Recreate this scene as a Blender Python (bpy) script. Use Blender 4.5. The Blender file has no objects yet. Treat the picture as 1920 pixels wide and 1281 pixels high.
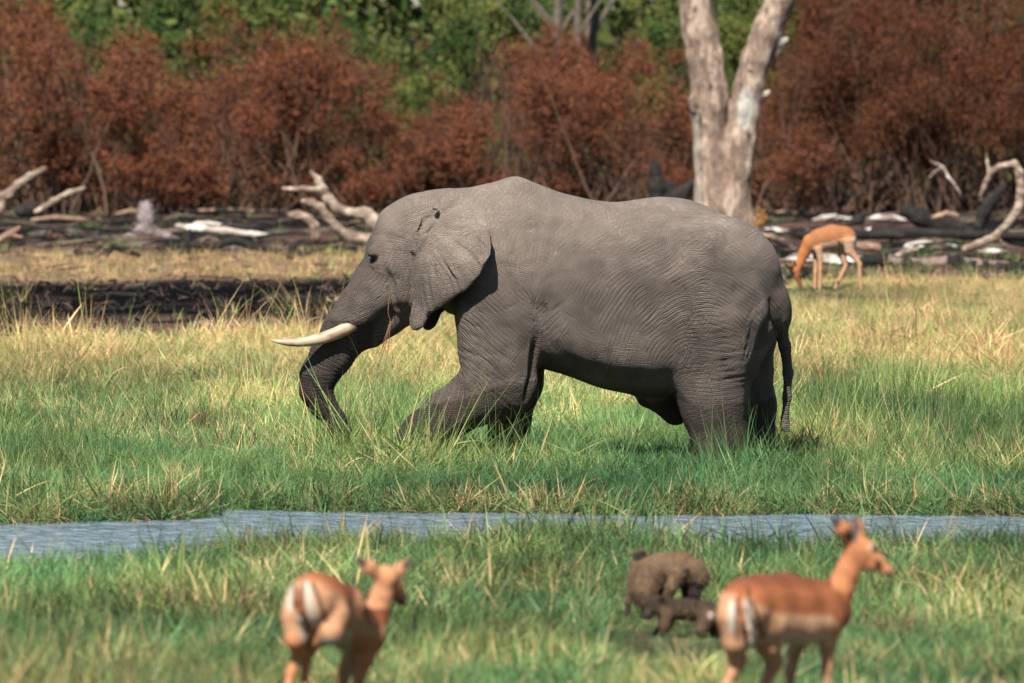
import bpy, math, random
import numpy as np
from mathutils import Vector, Matrix

random.seed(7)
R = np.random.RandomState(11)
C = bpy.context.scene.collection
SC = bpy.context.scene

# ------------------------------------------------------------------ camera, world, sun, exposure
FPX = 1920 * 400 / 36.0          # focal length in photo pixels
CAMZ = 4.0
PITCH = math.atan(640.5 / FPX)   # the horizon lies on the photo's top edge
cam_d = bpy.data.cameras.new('camera')
cam = bpy.data.objects.new('camera', cam_d); C.objects.link(cam)
cam_d.sensor_width = 36; cam_d.lens = 400; cam_d.clip_start = 1; cam_d.clip_end = 6000
cam.location = (0, 0, CAMZ); cam.rotation_euler = (math.pi / 2 - PITCH, 0, 0)
cam_d.dof.use_dof = True; cam_d.dof.focus_distance = 106.5; cam_d.dof.aperture_fstop = 4.2
SC.camera = cam

TOSUN = Vector((-0.24, -0.82, 1.02)).normalized()
SUN_EL = math.asin(TOSUN.z); SUN_AZ = math.atan2(TOSUN.x, TOSUN.y)
world = bpy.data.worlds.new('World'); SC.world = world; world.use_nodes = True
wn = world.node_tree
sky = wn.nodes.new('ShaderNodeTexSky'); sky.sky_type = 'NISHITA'; sky.sun_disc = False
sky.sun_elevation = SUN_EL; sky.sun_rotation = SUN_AZ; sky.air_density = 1.0; sky.dust_density = 0.4
wn.nodes['Background'].inputs['Strength'].default_value = 0.05
wn.links.new(sky.outputs[0], wn.nodes['Background'].inputs['Color'])
sd = bpy.data.lights.new('sun', 'SUN'); sun = bpy.data.objects.new('sun', sd); C.objects.link(sun)
sd.energy = 5.0; sd.angle = math.radians(0.5); sd.color = (1.0, 0.93, 0.82)
sun.rotation_euler = TOSUN.to_track_quat('Z', 'Y').to_euler(); sun.location = (-20, -20, 60)
SC.view_settings.view_transform = 'Standard'; SC.view_settings.look = 'None'
SC.view_settings.gamma = 1.0; SC.view_settings.use_curve_mapping = False
SC.view_settings.exposure = 0.82
SC.cycles.max_bounces = 6; SC.cycles.transmission_bounces = 4; SC.cycles.transparent_max_bounces = 6
SC.cycles.diffuse_bounces = 1

# ------------------------------------------------------------------ helpers
def W(px, py, d):
    """world point seen at photo pixel (px, py) at distance d along +Y"""
    a = (640.5 - py) / FPX
    ty = math.cos(PITCH) + a * math.sin(PITCH)
    tz = -math.sin(PITCH) + a * math.cos(PITCH)
    k = d / ty
    return Vector(((px - 960) / FPX * k, d, CAMZ + tz * k))

def vnoise(x, y, z=0.0, seed=0):
    x = np.asarray(x, float) + 1000.; y = np.asarray(y, float) + 1000.; z = np.asarray(z, float) + 1000. + 0 * x
    xi = np.floor(x).astype(np.int64); yi = np.floor(y).astype(np.int64); zi = np.floor(z).astype(np.int64)
    fx = x - xi; fy = y - yi; fz = z - zi
    fx = fx * fx * (3 - 2 * fx); fy = fy * fy * (3 - 2 * fy); fz = fz * fz * (3 - 2 * fz)
    def h(a, b, c):
        n = (a * 73856093) ^ (b * 19349663) ^ (c * 83492791) ^ (seed * 2654435 + 977)
        n = (n ^ (n >> 13)) * 1274126177 & 0x7fffffff
        n = (n ^ (n >> 16)) * 668265263 & 0x7fffffff
        return (n & 0xffffff) / float(0xffffff)
    r = 0
    for dx in (0, 1):
        for dy in (0, 1):
            for dz in (0, 1):
                r = r + h(xi + dx, yi + dy, zi + dz) * (fx if dx else 1 - fx) * (fy if dy else 1 - fy) * (fz if dz else 1 - fz)
    return r * 2 - 1

def fbm(x, y, z=0.0, oct=4, seed=0):
    r = 0; a = 0.5; f = 1.0
    for i in range(oct):
        r = r + a * vnoise(np.asarray(x) * f, np.asarray(y) * f, np.asarray(z) * f, seed + i * 7); a *= 0.5; f *= 2.03
    return r

def sstep(a, b, x):
    t = np.clip((x - a) / (b - a), 0, 1); return t * t * (3 - 2 * t)

def mesh_np(name, V, F, smooth=True):
    """V (n,3), F (m,k) constant-size faces, or list of such arrays"""
    me = bpy.data.meshes.new(name)
    Fs = F if isinstance(F, list) else [F]
    me.vertices.add(len(V)); me.vertices.foreach_set('co', np.ascontiguousarray(V, dtype=np.float32).ravel())
    loops = np.concatenate([f.ravel() for f in Fs]).astype(np.int32)
    sizes = np.concatenate([np.full(len(f), f.shape[1]) for f in Fs]).astype(np.int32)
    starts = np.concatenate([[0], np.cumsum(sizes)[:-1]]).astype(np.int32)
    me.loops.add(len(loops)); me.loops.foreach_set('vertex_index', loops)
    me.polygons.add(len(sizes)); me.polygons.foreach_set('loop_start', starts)
    me.update(calc_edges=True)
    if smooth: me.polygons.foreach_set('use_smooth', np.ones(len(sizes), bool))
    return me

def attr_col(me, name, col):
    a = me.attributes.new(name, 'FLOAT_COLOR', 'POINT')
    c = np.ones((len(me.vertices), 4), np.float32); c[:, :3] = col
    a.data.foreach_set('color', c.ravel())

def attr_f(me, name, v, dom='POINT'):
    a = me.attributes.new(name, 'FLOAT', dom)
    a.data.foreach_set('value', np.ascontiguousarray(v, dtype=np.float32))

def obj(name, me, mat=None, parent=None, loc=None):
    o = bpy.data.objects.new(name, me); C.objects.link(o)
    if mat and not me.materials: me.materials.append(mat)
    if parent: o.parent = parent
    if loc is not None: o.location = loc
    return o

def tag(o, label=None, cat=None, group=None, kind=None):
    if label: o['label'] = label
    if cat: o['category'] = cat
    if group: o['group'] = group
    if kind: o['kind'] = kind
    return o

def empty(name, loc, label=None, cat=None, group=None):
    o = bpy.data.objects.new(name, None); C.objects.link(o); o.location = loc; o.empty_display_size = 0.3
    return tag(o, label, cat, group)

# ---- signed distance volumes, meshed with surface nets
class Vol:
    def __init__(s, lo, hi, h):
        s.h = h; s.lo = np.array(lo, float)
        s.n = np.ceil((np.array(hi) - s.lo) / h).astype(int) + 2
        s.D = np.full(s.n, 9.0, np.float32)
    def slc(s, lo, hi):
        a = np.clip(np.floor((np.array(lo) - s.lo) / s.h).astype(int), 0, s.n - 1)
        b = np.clip(np.ceil((np.array(hi) - s.lo) / s.h).astype(int) + 1, 1, s.n)
        return tuple(slice(i, max(j, i + 1)) for i, j in zip(a, b))
    def grid(s, sl):
        ax = [(s.lo[i] + s.h * np.arange(sl[i].start, sl[i].stop)).astype(np.float32) for i in range(3)]
        return ax[0][:, None, None], ax[1][None, :, None], ax[2][None, None, :]
    def put(s, sl, d, k):
        a = s.D[sl]
        if k > 0:
            h = np.clip(0.5 + 0.5 * (a - d) / k, 0, 1)
            r = a * (1 - h) + d * h - k * h * (1 - h)
            far = a > 5
            r = np.where(far, d, r)
        else: r = np.minimum(a, d)
        s.D[sl] = r
    def cut(s, sl, d, k):
        a = s.D[sl]; d = -d
        h = np.clip(0.5 - 0.5 * (a - d) / k, 0, 1)
        s.D[sl] = a * (1 - h) + d * h + k * h * (1 - h)
    def seg(s, a, b, ra, rb, k=0.03, sy=1.0, cut=False):
        a = np.array(a, float); b = np.array(b, float); m = max(ra, rb) * max(1, sy) + 1.5 * k + 3 * s.h
        sl = s.slc(np.minimum(a, b) - m, np.maximum(a, b) + m)
        X, Y, Z = s.grid(sl)
        ab = b - a; L2 = max((ab ** 2).sum(), 1e-9)
        t = np.clip(((X - a[0]) * ab[0] + (Y - a[1]) * ab[1] + (Z - a[2]) * ab[2]) / L2, 0, 1)
        dx = X - a[0] - t * ab[0]; dy = (Y - a[1] - t * ab[1]) / sy; dz = Z - a[2] - t * ab[2]
        d = (np.sqrt(dx * dx + dy * dy + dz * dz) - (ra + (rb - ra) * t)).astype(np.float32)
        (s.cut if cut else s.put)(sl, d, k)
    def chain(s, pts, k=0.03, sy=1.0, cut=False):
        """pts: (x,y,z,r)"""
        for p, q in zip(pts[:-1], pts[1:]):
            s.seg(p[:3], q[:3], p[3], q[3], k, sy, cut)
    def mesh(s):
        D = s.D; h = s.h; ins = D < 0
        n = D.shape
        c = [ins[i:n[0] - 1 + i, j:n[1] - 1 + j, k:n[2] - 1 + k] for i in (0, 1) for j in (0, 1) for k in (0, 1)]
        cnt = sum(x.astype(np.int8) for x in c)
        act = (cnt > 0) & (cnt < 8)
        I = np.argwhere(act); idx = np.full(act.shape, -1, np.int64); idx[act] = np.arange(len(I))
        acc = np.zeros((len(I), 3)); num = np.zeros(len(I))
        cor = [(i, j, k) for i in (0, 1) for j in (0, 1) for k in (0, 1)]
        val = {o: D[I[:, 0] + o[0], I[:, 1] + o[1], I[:, 2] + o[2]] for o in cor}
        for o in cor:
            for ax in range(3):
                if o[ax] == 0:
                    q = list(o); q[ax] = 1; q = tuple(q)
                    va, vb = val[o], val[q]; m = (va < 0) != (vb < 0)
                    t = np.where(m, va / np.where(m, va - vb, 1), 0)
                    p = np.tile(np.array(o, float), (len(I), 1)); p[:, ax] += t
                    acc += p * m[:, None]; num += m
        V = (I + acc / num[:, None]) * h + s.lo
        F = []
        for ax in range(3):
            u, v = (ax + 1) % 3, (ax + 2) % 3
            a = [slice(None)] * 3; b = [slice(None)] * 3
            a[ax] = slice(0, -1); b[ax] = slice(1, None)
            A, B = ins[tuple(a)], ins[tuple(b)]
            E = np.argwhere(A != B)
            E = E[(E[:, u] > 0) & (E[:, v] > 0) & (E[:, u] < n[u] - 1) & (E[:, v] < n[v] - 1)]
            pos = A[E[:, 0], E[:, 1], E[:, 2]]
            def g(du, dv):
                e = E.copy(); e[:, u] += du; e[:, v] += dv; return idx[e[:, 0], e[:, 1], e[:, 2]]
            q = np.stack([g(-1, -1), g(0, -1), g(0, 0), g(-1, 0)], 1)
            q[~pos] = q[~pos][:, ::-1]
            F.append(q)
        F = np.concatenate(F); F = F[(F >= 0).all(1)]
        return V, F

def relax(V, F, it=2, lam=0.5):
    e = np.concatenate([F[:, [0, 1]], F[:, [1, 2]], F[:, [2, 3]], F[:, [3, 0]]])
    n = len(V)
    for i in range(it):
        for l in (lam, -lam * 1.03) if it > 0 else ():
            acc = np.stack([np.bincount(e[:, 0], V[e[:, 1], k], n) + np.bincount(e[:, 1], V[e[:, 0], k], n) for k in range(3)], 1)
            num = np.bincount(e[:, 0], minlength=n) + np.bincount(e[:, 1], minlength=n)
            V = V + l * (acc / np.maximum(num, 1)[:, None] - V)
    return V

def normals(V, F):
    fn = np.cross(V[F[:, 2]] - V[F[:, 0]], V[F[:, 3]] - V[F[:, 1]])
    N = np.stack([sum(np.bincount(F[:, j], fn[:, k], len(V)) for j in range(4)) for k in range(3)], 1)
    return N / np.maximum(np.linalg.norm(N, axis=1), 1e-12)[:, None]

def dist_poly(x, z, P):
    """distance from points to an open polyline P in 2D, and arc parameter 0..1"""
    best = np.full(x.shape, 1e9); par = np.zeros(x.shape)
    m = max(len(P) - 1, 1)
    if len(P) == 1: return np.hypot(x - P[0][0], z - P[0][1]), par
    for i in range(len(P) - 1):
        a = P[i]; b = P[i + 1]; dx = b[0] - a[0]; dz = b[1] - a[1]
        t = np.clip(((x - a[0]) * dx + (z - a[1]) * dz) / max(dx * dx + dz * dz, 1e-9), 0, 1)
        d = np.hypot(x - a[0] - t * dx, z - a[1] - t * dz)
        m_ = d < best; best = np.where(m_, d, best); par = np.where(m_, (i + t) / m, par)
    return best, par

def tube(pts, sides=5):
    """pts: list of (x,y,z,r) -> V,F quads"""
    P = np.array(pts, float); n = len(P); V = []
    for i in range(n):
        t = P[min(i + 1, n - 1), :3] - P[max(i - 1, 0), :3]; t = t / max(np.linalg.norm(t), 1e-9)
        u = np.cross(t, [0.13, 0.31, 0.94] if abs(t[2]) < .9 else [1, 0, 0.1]); u /= max(np.linalg.norm(u), 1e-9); v = np.cross(t, u)
        for k in range(sides):
            a = 2 * math.pi * k / sides
            V.append(P[i, :3] + P[i, 3] * (math.cos(a) * u + math.sin(a) * v))
    F = [(i * sides + k, i * sides + (k + 1) % sides, (i + 1) * sides + (k + 1) % sides, (i + 1) * sides + k) for i in range(n - 1) for k in range(sides)]
    return np.array(V), np.array(F)

def join(parts):
    Vs, Fs, o = [], [], 0
    for V, F in parts:
        Vs.append(V); Fs.append(F + o); o += len(V)
    return np.concatenate(Vs), np.concatenate(Fs)

# ------------------------------------------------------------------ materials
def mat_new(name):
    m = bpy.data.materials.new(name); m.use_nodes = True
    nt = m.node_tree; b = nt.nodes['Principled BSDF']; b.inputs['Specular IOR Level'].default_value = 0.25
    return m, nt, b

def nd(nt, t, **kw):
    n = nt.nodes.new(t)
    for k, v in kw.items():
        if k.startswith('i_'): n.inputs[k[2:].replace('_', ' ')].default_value = v
        else: setattr(n, k, v)
    return n

def mathn(nt, op, a, b=None, c=None, clamp=False):
    n = nt.nodes.new('ShaderNodeMath'); n.operation = op; n.use_clamp = clamp
    for i, v in enumerate((a, b, c)):
        if v is None: continue
        if isinstance(v, (int, float)): n.inputs[i].default_value = v
        else: nt.links.new(v, n.inputs[i])
    return n.outputs[0]

def mixc(nt, f, a, b, blend='MIX'):
    n = nt.nodes.new('ShaderNodeMix'); n.data_type = 'RGBA'; n.blend_type = blend
    for s, v in ((0, f), (6, a), (7, b)):
        if isinstance(v, (int, float)): n.inputs[s].default_value = v
        elif isinstance(v, tuple): n.inputs[s].default_value = (*v[:3], 1)
        else: nt.links.new(v, n.inputs[s])
    return n.outputs[2]

def ramp(nt, f, a, b):
    n = nt.nodes.new('ShaderNodeMapRange'); nt.links.new(f, n.inputs[0])
    n.inputs[1].default_value = a; n.inputs[2].default_value = b; return n.outputs[0]

def mat_attr(name, noise=20.0, amt=0.35, bump=0.02, rough=0.85, stretch=(1, 1, 1), sheen=0.0, fiber=None):
    """colour from the mesh's 'col' attribute, broken up by noise, with relief"""
    m, nt, b = mat_new(name)
    a = nd(nt, 'ShaderNodeAttribute', attribute_name='col')
    tc = nd(nt, 'ShaderNodeTexCoord'); mp = nd(nt, 'ShaderNodeMapping'); mp.inputs['Scale'].default_value = stretch
    nt.links.new(tc.outputs['Object'], mp.inputs[0])
    n = nd(nt, 'ShaderNodeTexNoise', i_Scale=noise, i_Detail=6.0, i_Roughness=0.65); nt.links.new(mp.outputs[0], n.inputs['Vector'])
    f = ramp(nt, n.outputs[0], 0.3, 0.7)
    k = mathn(nt, 'MULTIPLY_ADD', f, amt * 2, 1 - amt)
    c = mixc(nt, 1.0, a.outputs['Color'], k, 'MULTIPLY')
    nt.links.new(c, b.inputs['Base Color']); b.inputs['Roughness'].default_value = rough
    bp = nd(nt, 'ShaderNodeBump', i_Strength=1.0, i_Distance=bump); nt.links.new(n.outputs[0], bp.inputs['Height'])
    nt.links.new(bp.outputs[0], b.inputs['Normal'])
    return m

def mat_leaf(name, c1, c2, c3=None, trans=0.35):
    m = bpy.data.materials.new(name); m.use_nodes = True; nt = m.node_tree
    nt.nodes.remove(nt.nodes['Principled BSDF']); out = nt.nodes['Material Output']
    a = nd(nt, 'ShaderNodeAttribute', attribute_name='rnd')
    tc = nd(nt, 'ShaderNodeNewGeometry')
    n = nd(nt, 'ShaderNodeTexNoise', i_Scale=0.9, i_Detail=3.0); nt.links.new(tc.outputs['Position'], n.inputs['Vector'])
    c = mixc(nt, a.outputs['Fac'], c1, c2)
    if c3: c = mixc(nt, mathn(nt, 'MULTIPLY', ramp(nt, n.outputs[0], 0.42, 0.62), 0.8), c, c3)
    d = nd(nt, 'ShaderNodeBsdfDiffuse'); t = nd(nt, 'ShaderNodeBsdfTranslucent'); mx = nd(nt, 'ShaderNodeMixShader')
    mx.inputs[0].default_value = trans
    nt.links.new(c, d.inputs[0]); nt.links.new(c, t.inputs[0]); nt.links.new(d.outputs[0], mx.inputs[1]); nt.links.new(t.outputs[0], mx.inputs[2])
    nt.links.new(mx.outputs[0], out.inputs['Surface'])
    return m

def mat_grass():
    m = bpy.data.materials.new('grass_blades'); m.use_nodes = True; nt = m.node_tree
    b = nt.nodes['Principled BSDF']; out = nt.nodes['Material Output']
    ia = nd(nt, 'ShaderNodeAttribute', attribute_name='tint'); ia.attribute_type = 'INSTANCER'
    br = nd(nt, 'ShaderNodeAttribute', attribute_name='rnd')     # per blade
    hh = nd(nt, 'ShaderNodeAttribute', attribute_name='hgt')     # along the blade
    sep = nd(nt, 'ShaderNodeSeparateColor'); nt.links.new(ia.outputs['Color'], sep.inputs[0])
    dry = sep.outputs[0]; shade = sep.outputs[1]; warm = sep.outputs[2]
    g = mixc(nt, warm, (0.095, 0.250, 0.095), (0.285, 0.370, 0.100))
    g = mixc(nt, mathn(nt, 'MULTIPLY', ramp(nt, br.outputs['Fac'], 0.0, 0.5), 0.6), mixc(nt, 0.5, g, (0.014, 0.075, 0.038)), g)
    s = mixc(nt, ramp(nt, br.outputs['Fac'], 0.2, 0.9), (0.56, 0.40, 0.20), (0.28, 0.165, 0.085))
    # a blade is straw when its own random number falls under the tuft's dryness
    isdry = mathn(nt, 'MULTIPLY', mathn(nt, 'SUBTRACT', mathn(nt, 'ADD', dry, 0.04), br.outputs['Fac']), 9.0, clamp=True)
    c = mixc(nt, isdry, g, s)
    tip = mathn(nt, 'MULTIPLY', ramp(nt, hh.outputs['Fac'], 0.8, 1.0), 0.25)
    c = mixc(nt, tip, c, (0.50, 0.42, 0.20))
    c = mixc(nt, 1.0, c, mathn(nt, 'MULTIPLY_ADD', shade, 1.35, 0.22), 'MULTIPLY')
    nt.links.new(c, b.inputs['Base Color']); b.inputs['Roughness'].default_value = 0.5; b.inputs['Specular IOR Level'].default_value = 0.3
    t = nd(nt, 'ShaderNodeBsdfTranslucent'); nt.links.new(c, t.inputs[0])
    mx = nd(nt, 'ShaderNodeMixShader'); mx.inputs[0].default_value = 0.27
    nt.links.new(b.outputs[0], mx.inputs[1]); nt.links.new(t.outputs[0], mx.inputs[2]); nt.links.new(mx.outputs[0], out.inputs['Surface'])
    return m

def mat_ground():
    m, nt, b = mat_new('ground_soil')
    a = nd(nt, 'ShaderNodeAttribute', attribute_name='col')
    g = nd(nt, 'ShaderNodeNewGeometry')
    n = nd(nt, 'ShaderNodeTexNoise', i_Scale=1.3, i_Detail=9.0, i_Roughness=0.7); nt.links.new(g.outputs['Position'], n.inputs['Vector'])
    n2 = nd(nt, 'ShaderNodeTexNoise', i_Scale=6.0, i_Detail=8.0, i_Roughness=0.7); nt.links.new(g.outputs['Position'], n2.inputs['Vector'])
    k = mathn(nt, 'MULTIPLY_ADD', ramp(nt, n.outputs[0], 0.3, 0.7), 1.3, 0.35)
    c = mixc(nt, 1.0, a.outputs['Color'], k, 'MULTIPLY')
    k2 = mathn(nt, 'MULTIPLY_ADD', ramp(nt, n2.outputs[0], 0.35, 0.65), 0.7, 0.65)
    c = mixc(nt, 1.0, c, k2, 'MULTIPLY')
    nt.links.new(c, b.inputs['Base Color']); b.inputs['Roughness'].default_value = 1.0; b.inputs['Specular IOR Level'].default_value = 0.03
    bp = nd(nt, 'ShaderNodeBump', i_Strength=1.0, i_Distance=0.08); nt.links.new(n2.outputs[0], bp.inputs['Height'])
    nt.links.new(bp.outputs[0], b.inputs['Normal'])
    return m

def mat_water():
    m, nt, b = mat_new('river_water')
    g = nd(nt, 'ShaderNodeNewGeometry')
    mp = nd(nt, 'ShaderNodeMapping'); mp.inputs['Scale'].default_value = (1.0, 0.30, 1.0); nt.links.new(g.outputs['Position'], mp.inputs[0])
    n = nd(nt, 'ShaderNodeTexNoise', i_Scale=5.0, i_Detail=5.0, i_Roughness=0.6); nt.links.new(mp.outputs[0], n.inputs['Vector'])
    n.inputs['Distortion'].default_value = 0.6
    bp = nd(nt, 'ShaderNodeBump', i_Strength=1.0, i_Distance=0.30); nt.links.new(n.outputs[0], bp.inputs['Height'])
    nt.links.new(bp.outputs[0], b.inputs['Normal'])
    b.inputs['Base Color'].default_value = (0.22, 0.29, 0.38, 1); b.inputs['Roughness'].default_value = 0.10
    b.inputs['IOR'].default_value = 1.33; b.inputs['Specular IOR Level'].default_value = 0.9
    return m

def mat_elephant():
    m, nt, b = mat_new('elephant_skin')
    tc = nd(nt, 'ShaderNodeTexCoord'); sp = nd(nt, 'ShaderNodeSeparateXYZ'); cb = nd(nt, 'ShaderNodeCombineXYZ')
    nt.links.new(tc.outputs['Object'], sp.inputs[0]); nt.links.new(sp.outputs[0], cb.inputs[0]); nt.links.new(sp.outputs[2], cb.inputs[1])
    wz = nd(nt, 'ShaderNodeTexNoise', i_Scale=2.5, i_Detail=3.0); nt.links.new(tc.outputs['Object'], wz.inputs['Vector'])
    wv = nd(nt, 'ShaderNodeVectorMath', operation='MULTIPLY_ADD'); nt.links.new(wz.outputs['Color'], wv.inputs[0])
    wv.inputs[1].default_value = (0.07, 0.07, 0); nt.links.new(cb.outputs[0], wv.inputs[2])
    def ang(nm):                                    # the mesh stores the doubled crease angle as cosine and sine
        t = nd(nt, 'ShaderNodeAttribute', attribute_name=nm); q = nd(nt, 'ShaderNodeSeparateColor'); nt.links.new(t.outputs['Color'], q.inputs[0])
        return mathn(nt, 'MULTIPLY', mathn(nt, 'ARCTAN2', mathn(nt, 'SUBTRACT', q.outputs[1], .5), mathn(nt, 'SUBTRACT', q.outputs[0], .5)), 0.5)
    th = ang('theta'); th2 = ang('theta2')
    am = nd(nt, 'ShaderNodeAttribute', attribute_name='amp'); am2 = nd(nt, 'ShaderNodeAttribute', attribute_name='amp2')
    hs = []
    wz2 = nd(nt, 'ShaderNodeTexNoise', i_Scale=13.0, i_Detail=2.0); nt.links.new(tc.outputs['Object'], wz2.inputs['Vector'])
    wv2 = nd(nt, 'ShaderNodeVectorMath', operation='MULTIPLY_ADD'); nt.links.new(wz2.outputs['Color'], wv2.inputs[0])
    wv2.inputs[1].default_value = (0.018, 0.018, 0); nt.links.new(wv.outputs[0], wv2.inputs[2])
    fade = nd(nt, 'ShaderNodeTexNoise', i_Scale=7.0, i_Detail=3.0); nt.links.new(tc.outputs['Object'], fade.inputs['Vector'])
    fadv = ramp(nt, fade.outputs[0], 0.30, 0.62)
    for att, fr, an, sc_ in ((th, 13.0, 0.99, 4.2), (th2, 16.0, 0.99, 4.8), (th, 28.0, 0.96, 8.0), (th2, 31.0, 0.96, 8.0)):
        gb = nd(nt, 'ShaderNodeTexGabor'); gb.gabor_type = '2D'
        gb.inputs['Scale'].default_value = sc_
        gb.inputs['Frequency'].default_value = fr / sc_
        gb.inputs['Anisotropy'].default_value = an
        nt.links.new(att, gb.inputs['Orientation'])
        nt.links.new(wv2.outputs[0], gb.inputs['Vector'])
        # creases: narrow valleys along the zero lines, between broad rounded ridges
        w = mathn(nt, 'MULTIPLY', mathn(nt, 'ABSOLUTE', mathn(nt, 'SUBTRACT', gb.outputs['Value'], 0.5)), 5.0, clamp=True)
        hs.append(mathn(nt, 'POWER', w, 0.75))
    fine = nd(nt, 'ShaderNodeTexVoronoi', i_Scale=75.0); fine.feature = 'DISTANCE_TO_EDGE'; nt.links.new(tc.outputs['Object'], fine.inputs['Vector'])
    fn = mathn(nt, 'MULTIPLY', ramp(nt, fine.outputs['Distance'], 0.0, 0.25), 0.28)
    nz = nd(nt, 'ShaderNodeTexNoise', i_Scale=9.0, i_Detail=8.0, i_Roughness=0.6); nt.links.new(tc.outputs['Object'], nz.inputs['Vector'])
    A1 = am.outputs['Fac']; A2 = am2.outputs['Fac']
    h = mathn(nt, 'MULTIPLY', hs[0], mathn(nt, 'MULTIPLY', A1, mathn(nt, 'MULTIPLY_ADD', fadv, 0.75, 0.15)))
    h = mathn(nt, 'ADD', h, mathn(nt, 'MULTIPLY', hs[1], mathn(nt, 'MULTIPLY', A2, mathn(nt, 'MULTIPLY_ADD', fadv, -0.55, 0.70))))
    h = mathn(nt, 'ADD', h, mathn(nt, 'MULTIPLY', mathn(nt, 'MULTIPLY', hs[2], fadv), mathn(nt, 'MULTIPLY_ADD', A1, 0.8, 0.16)))
    h = mathn(nt, 'ADD', h, mathn(nt, 'MULTIPLY', hs[3], mathn(nt, 'MULTIPLY_ADD', A2, 0.75, 0.12)))
    h = mathn(nt, 'ADD', h, fn)
    h = mathn(nt, 'ADD', h, mathn(nt, 'MULTIPLY', nz.outputs[0], 0.5))
    bp = nd(nt, 'ShaderNodeBump', i_Strength=1.0, i_Distance=0.042); nt.links.new(h, bp.inputs['Height'])
    nt.links.new(bp.outputs[0], b.inputs['Normal'])
    a = nd(nt, 'ShaderNodeAttribute', attribute_name='col')
    n2 = nd(nt, 'ShaderNodeTexNoise', i_Scale=3.0, i_Detail=8.0, i_Roughness=0.62); nt.links.new(tc.outputs['Object'], n2.inputs['Vector'])
    c = mixc(nt, 1.0, a.outputs['Color'], mathn(nt, 'MULTIPLY_ADD', ramp(nt, n2.outputs[0], 0.3, 0.7), 0.36, 0.82), 'MULTIPLY')
    # shade painted into the crease bottoms: colour darkened between the ridges
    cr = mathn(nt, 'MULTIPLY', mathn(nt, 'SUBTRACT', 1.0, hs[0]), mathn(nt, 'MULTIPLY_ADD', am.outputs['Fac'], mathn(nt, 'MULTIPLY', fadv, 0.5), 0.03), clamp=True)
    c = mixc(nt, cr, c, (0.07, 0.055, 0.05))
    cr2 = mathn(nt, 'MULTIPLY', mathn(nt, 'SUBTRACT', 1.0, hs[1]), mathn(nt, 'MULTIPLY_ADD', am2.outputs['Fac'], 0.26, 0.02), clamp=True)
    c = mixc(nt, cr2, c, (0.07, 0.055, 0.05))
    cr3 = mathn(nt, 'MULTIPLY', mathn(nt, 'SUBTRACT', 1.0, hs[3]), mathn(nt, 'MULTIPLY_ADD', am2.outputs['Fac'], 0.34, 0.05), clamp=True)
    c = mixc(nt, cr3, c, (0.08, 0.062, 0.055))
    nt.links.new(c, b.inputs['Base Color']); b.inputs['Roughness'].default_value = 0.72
    return m

M_GRASS = mat_grass()
M_GROUND = mat_ground()
M_WATER = mat_water()
M_SKIN = mat_elephant()
M_FUR = mat_attr('short_fur', noise=34, amt=0.24, bump=0.004, rough=0.8)
M_BABOON = mat_attr('shaggy_fur', noise=26, amt=0.3, bump=0.02, rough=0.9, stretch=(1, 1, 0.5))
M_WOOD = mat_attr('weathered_wood', noise=9, amt=0.45, bump=0.05, rough=0.9, stretch=(1, 1, 1))
M_BARK = mat_attr('pale_bark', noise=8, amt=0.5, bump=0.09, rough=0.9, stretch=(1.6, 1.6, 0.7))
M_ASH = mat_attr('white_ash', noise=3, amt=0.25, bump=0.08, rough=1.0)
M_IVORY = mat_attr('ivory', noise=14, amt=0.22, bump=0.003, rough=0.42, stretch=(0.4, 1, 1))
M_HORN = mat_attr('horn', noise=40, amt=0.3, bump=0.004, rough=0.5)
M_TWIG = mat_attr('twig_bark', noise=8, amt=0.35, bump=0.01)
M_EYE, _nt, _b = mat_new('wet_eye'); _b.inputs['Base Color'].default_value = (0.01, 0.008, 0.007, 1); _b.inputs['Roughness'].default_value = 0.12
M_RUSSET = mat_leaf('russet_leaves', (0.260, 0.095, 0.050), (0.062, 0.028, 0.020), (0.14, 0.068, 0.042), 0.08)
M_RUSSET2 = mat_leaf('dull_russet_leaves', (0.165, 0.062, 0.034), (0.045, 0.022, 0.015), (0.10, 0.052, 0.032), 0.08)
M_GREEN = mat_leaf('green_leaves', (0.075, 0.135, 0.040), (0.018, 0.050, 0.022), (0.21, 0.215, 0.065), 0.22)
M_GOLD = mat_leaf('yellow_leaves', (0.60, 0.36, 0.14), (0.45, 0.22, 0.08), None, 0.3)

# ------------------------------------------------------------------ terrain
YP = [0, 45, 61, 70, 80, 88, 98, 103, 110, 125, 140, 400, 4000]
HP = [0.3, 0.15, 0.03, -0.10, -0.22, -0.26, -0.28, -0.30, -0.26, -0.10, 0, 0, 0]
WZ = -0.42
def near_bank(x):
    px = x / 80.0 * FPX + 960
    return np.interp(px, [-600, 0, 200, 500, 800, 1000, 1150, 1300, 1500, 1920, 2500], [83.2, 84.6, 85.6, 87.6, 88.0, 90.6, 89.6, 88.6, 87.6, 87.8, 87]) + 1.0 * fbm(x * 1.1, 3.3, oct=3, seed=5)
def far_bank(x):
    px = x / 97.0 * FPX + 960
    b = np.interp(px, [-600, 0, 330, 385, 400, 700, 1000, 1300, 1920, 2600], [96.2, 96.3, 96.6, 96.9, 98.4, 98.5, 98.2, 97.7, 97.6, 97.5])
    return b + 0.55 * fbm(x * 1.3, 9.1, oct=3, seed=6)
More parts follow.
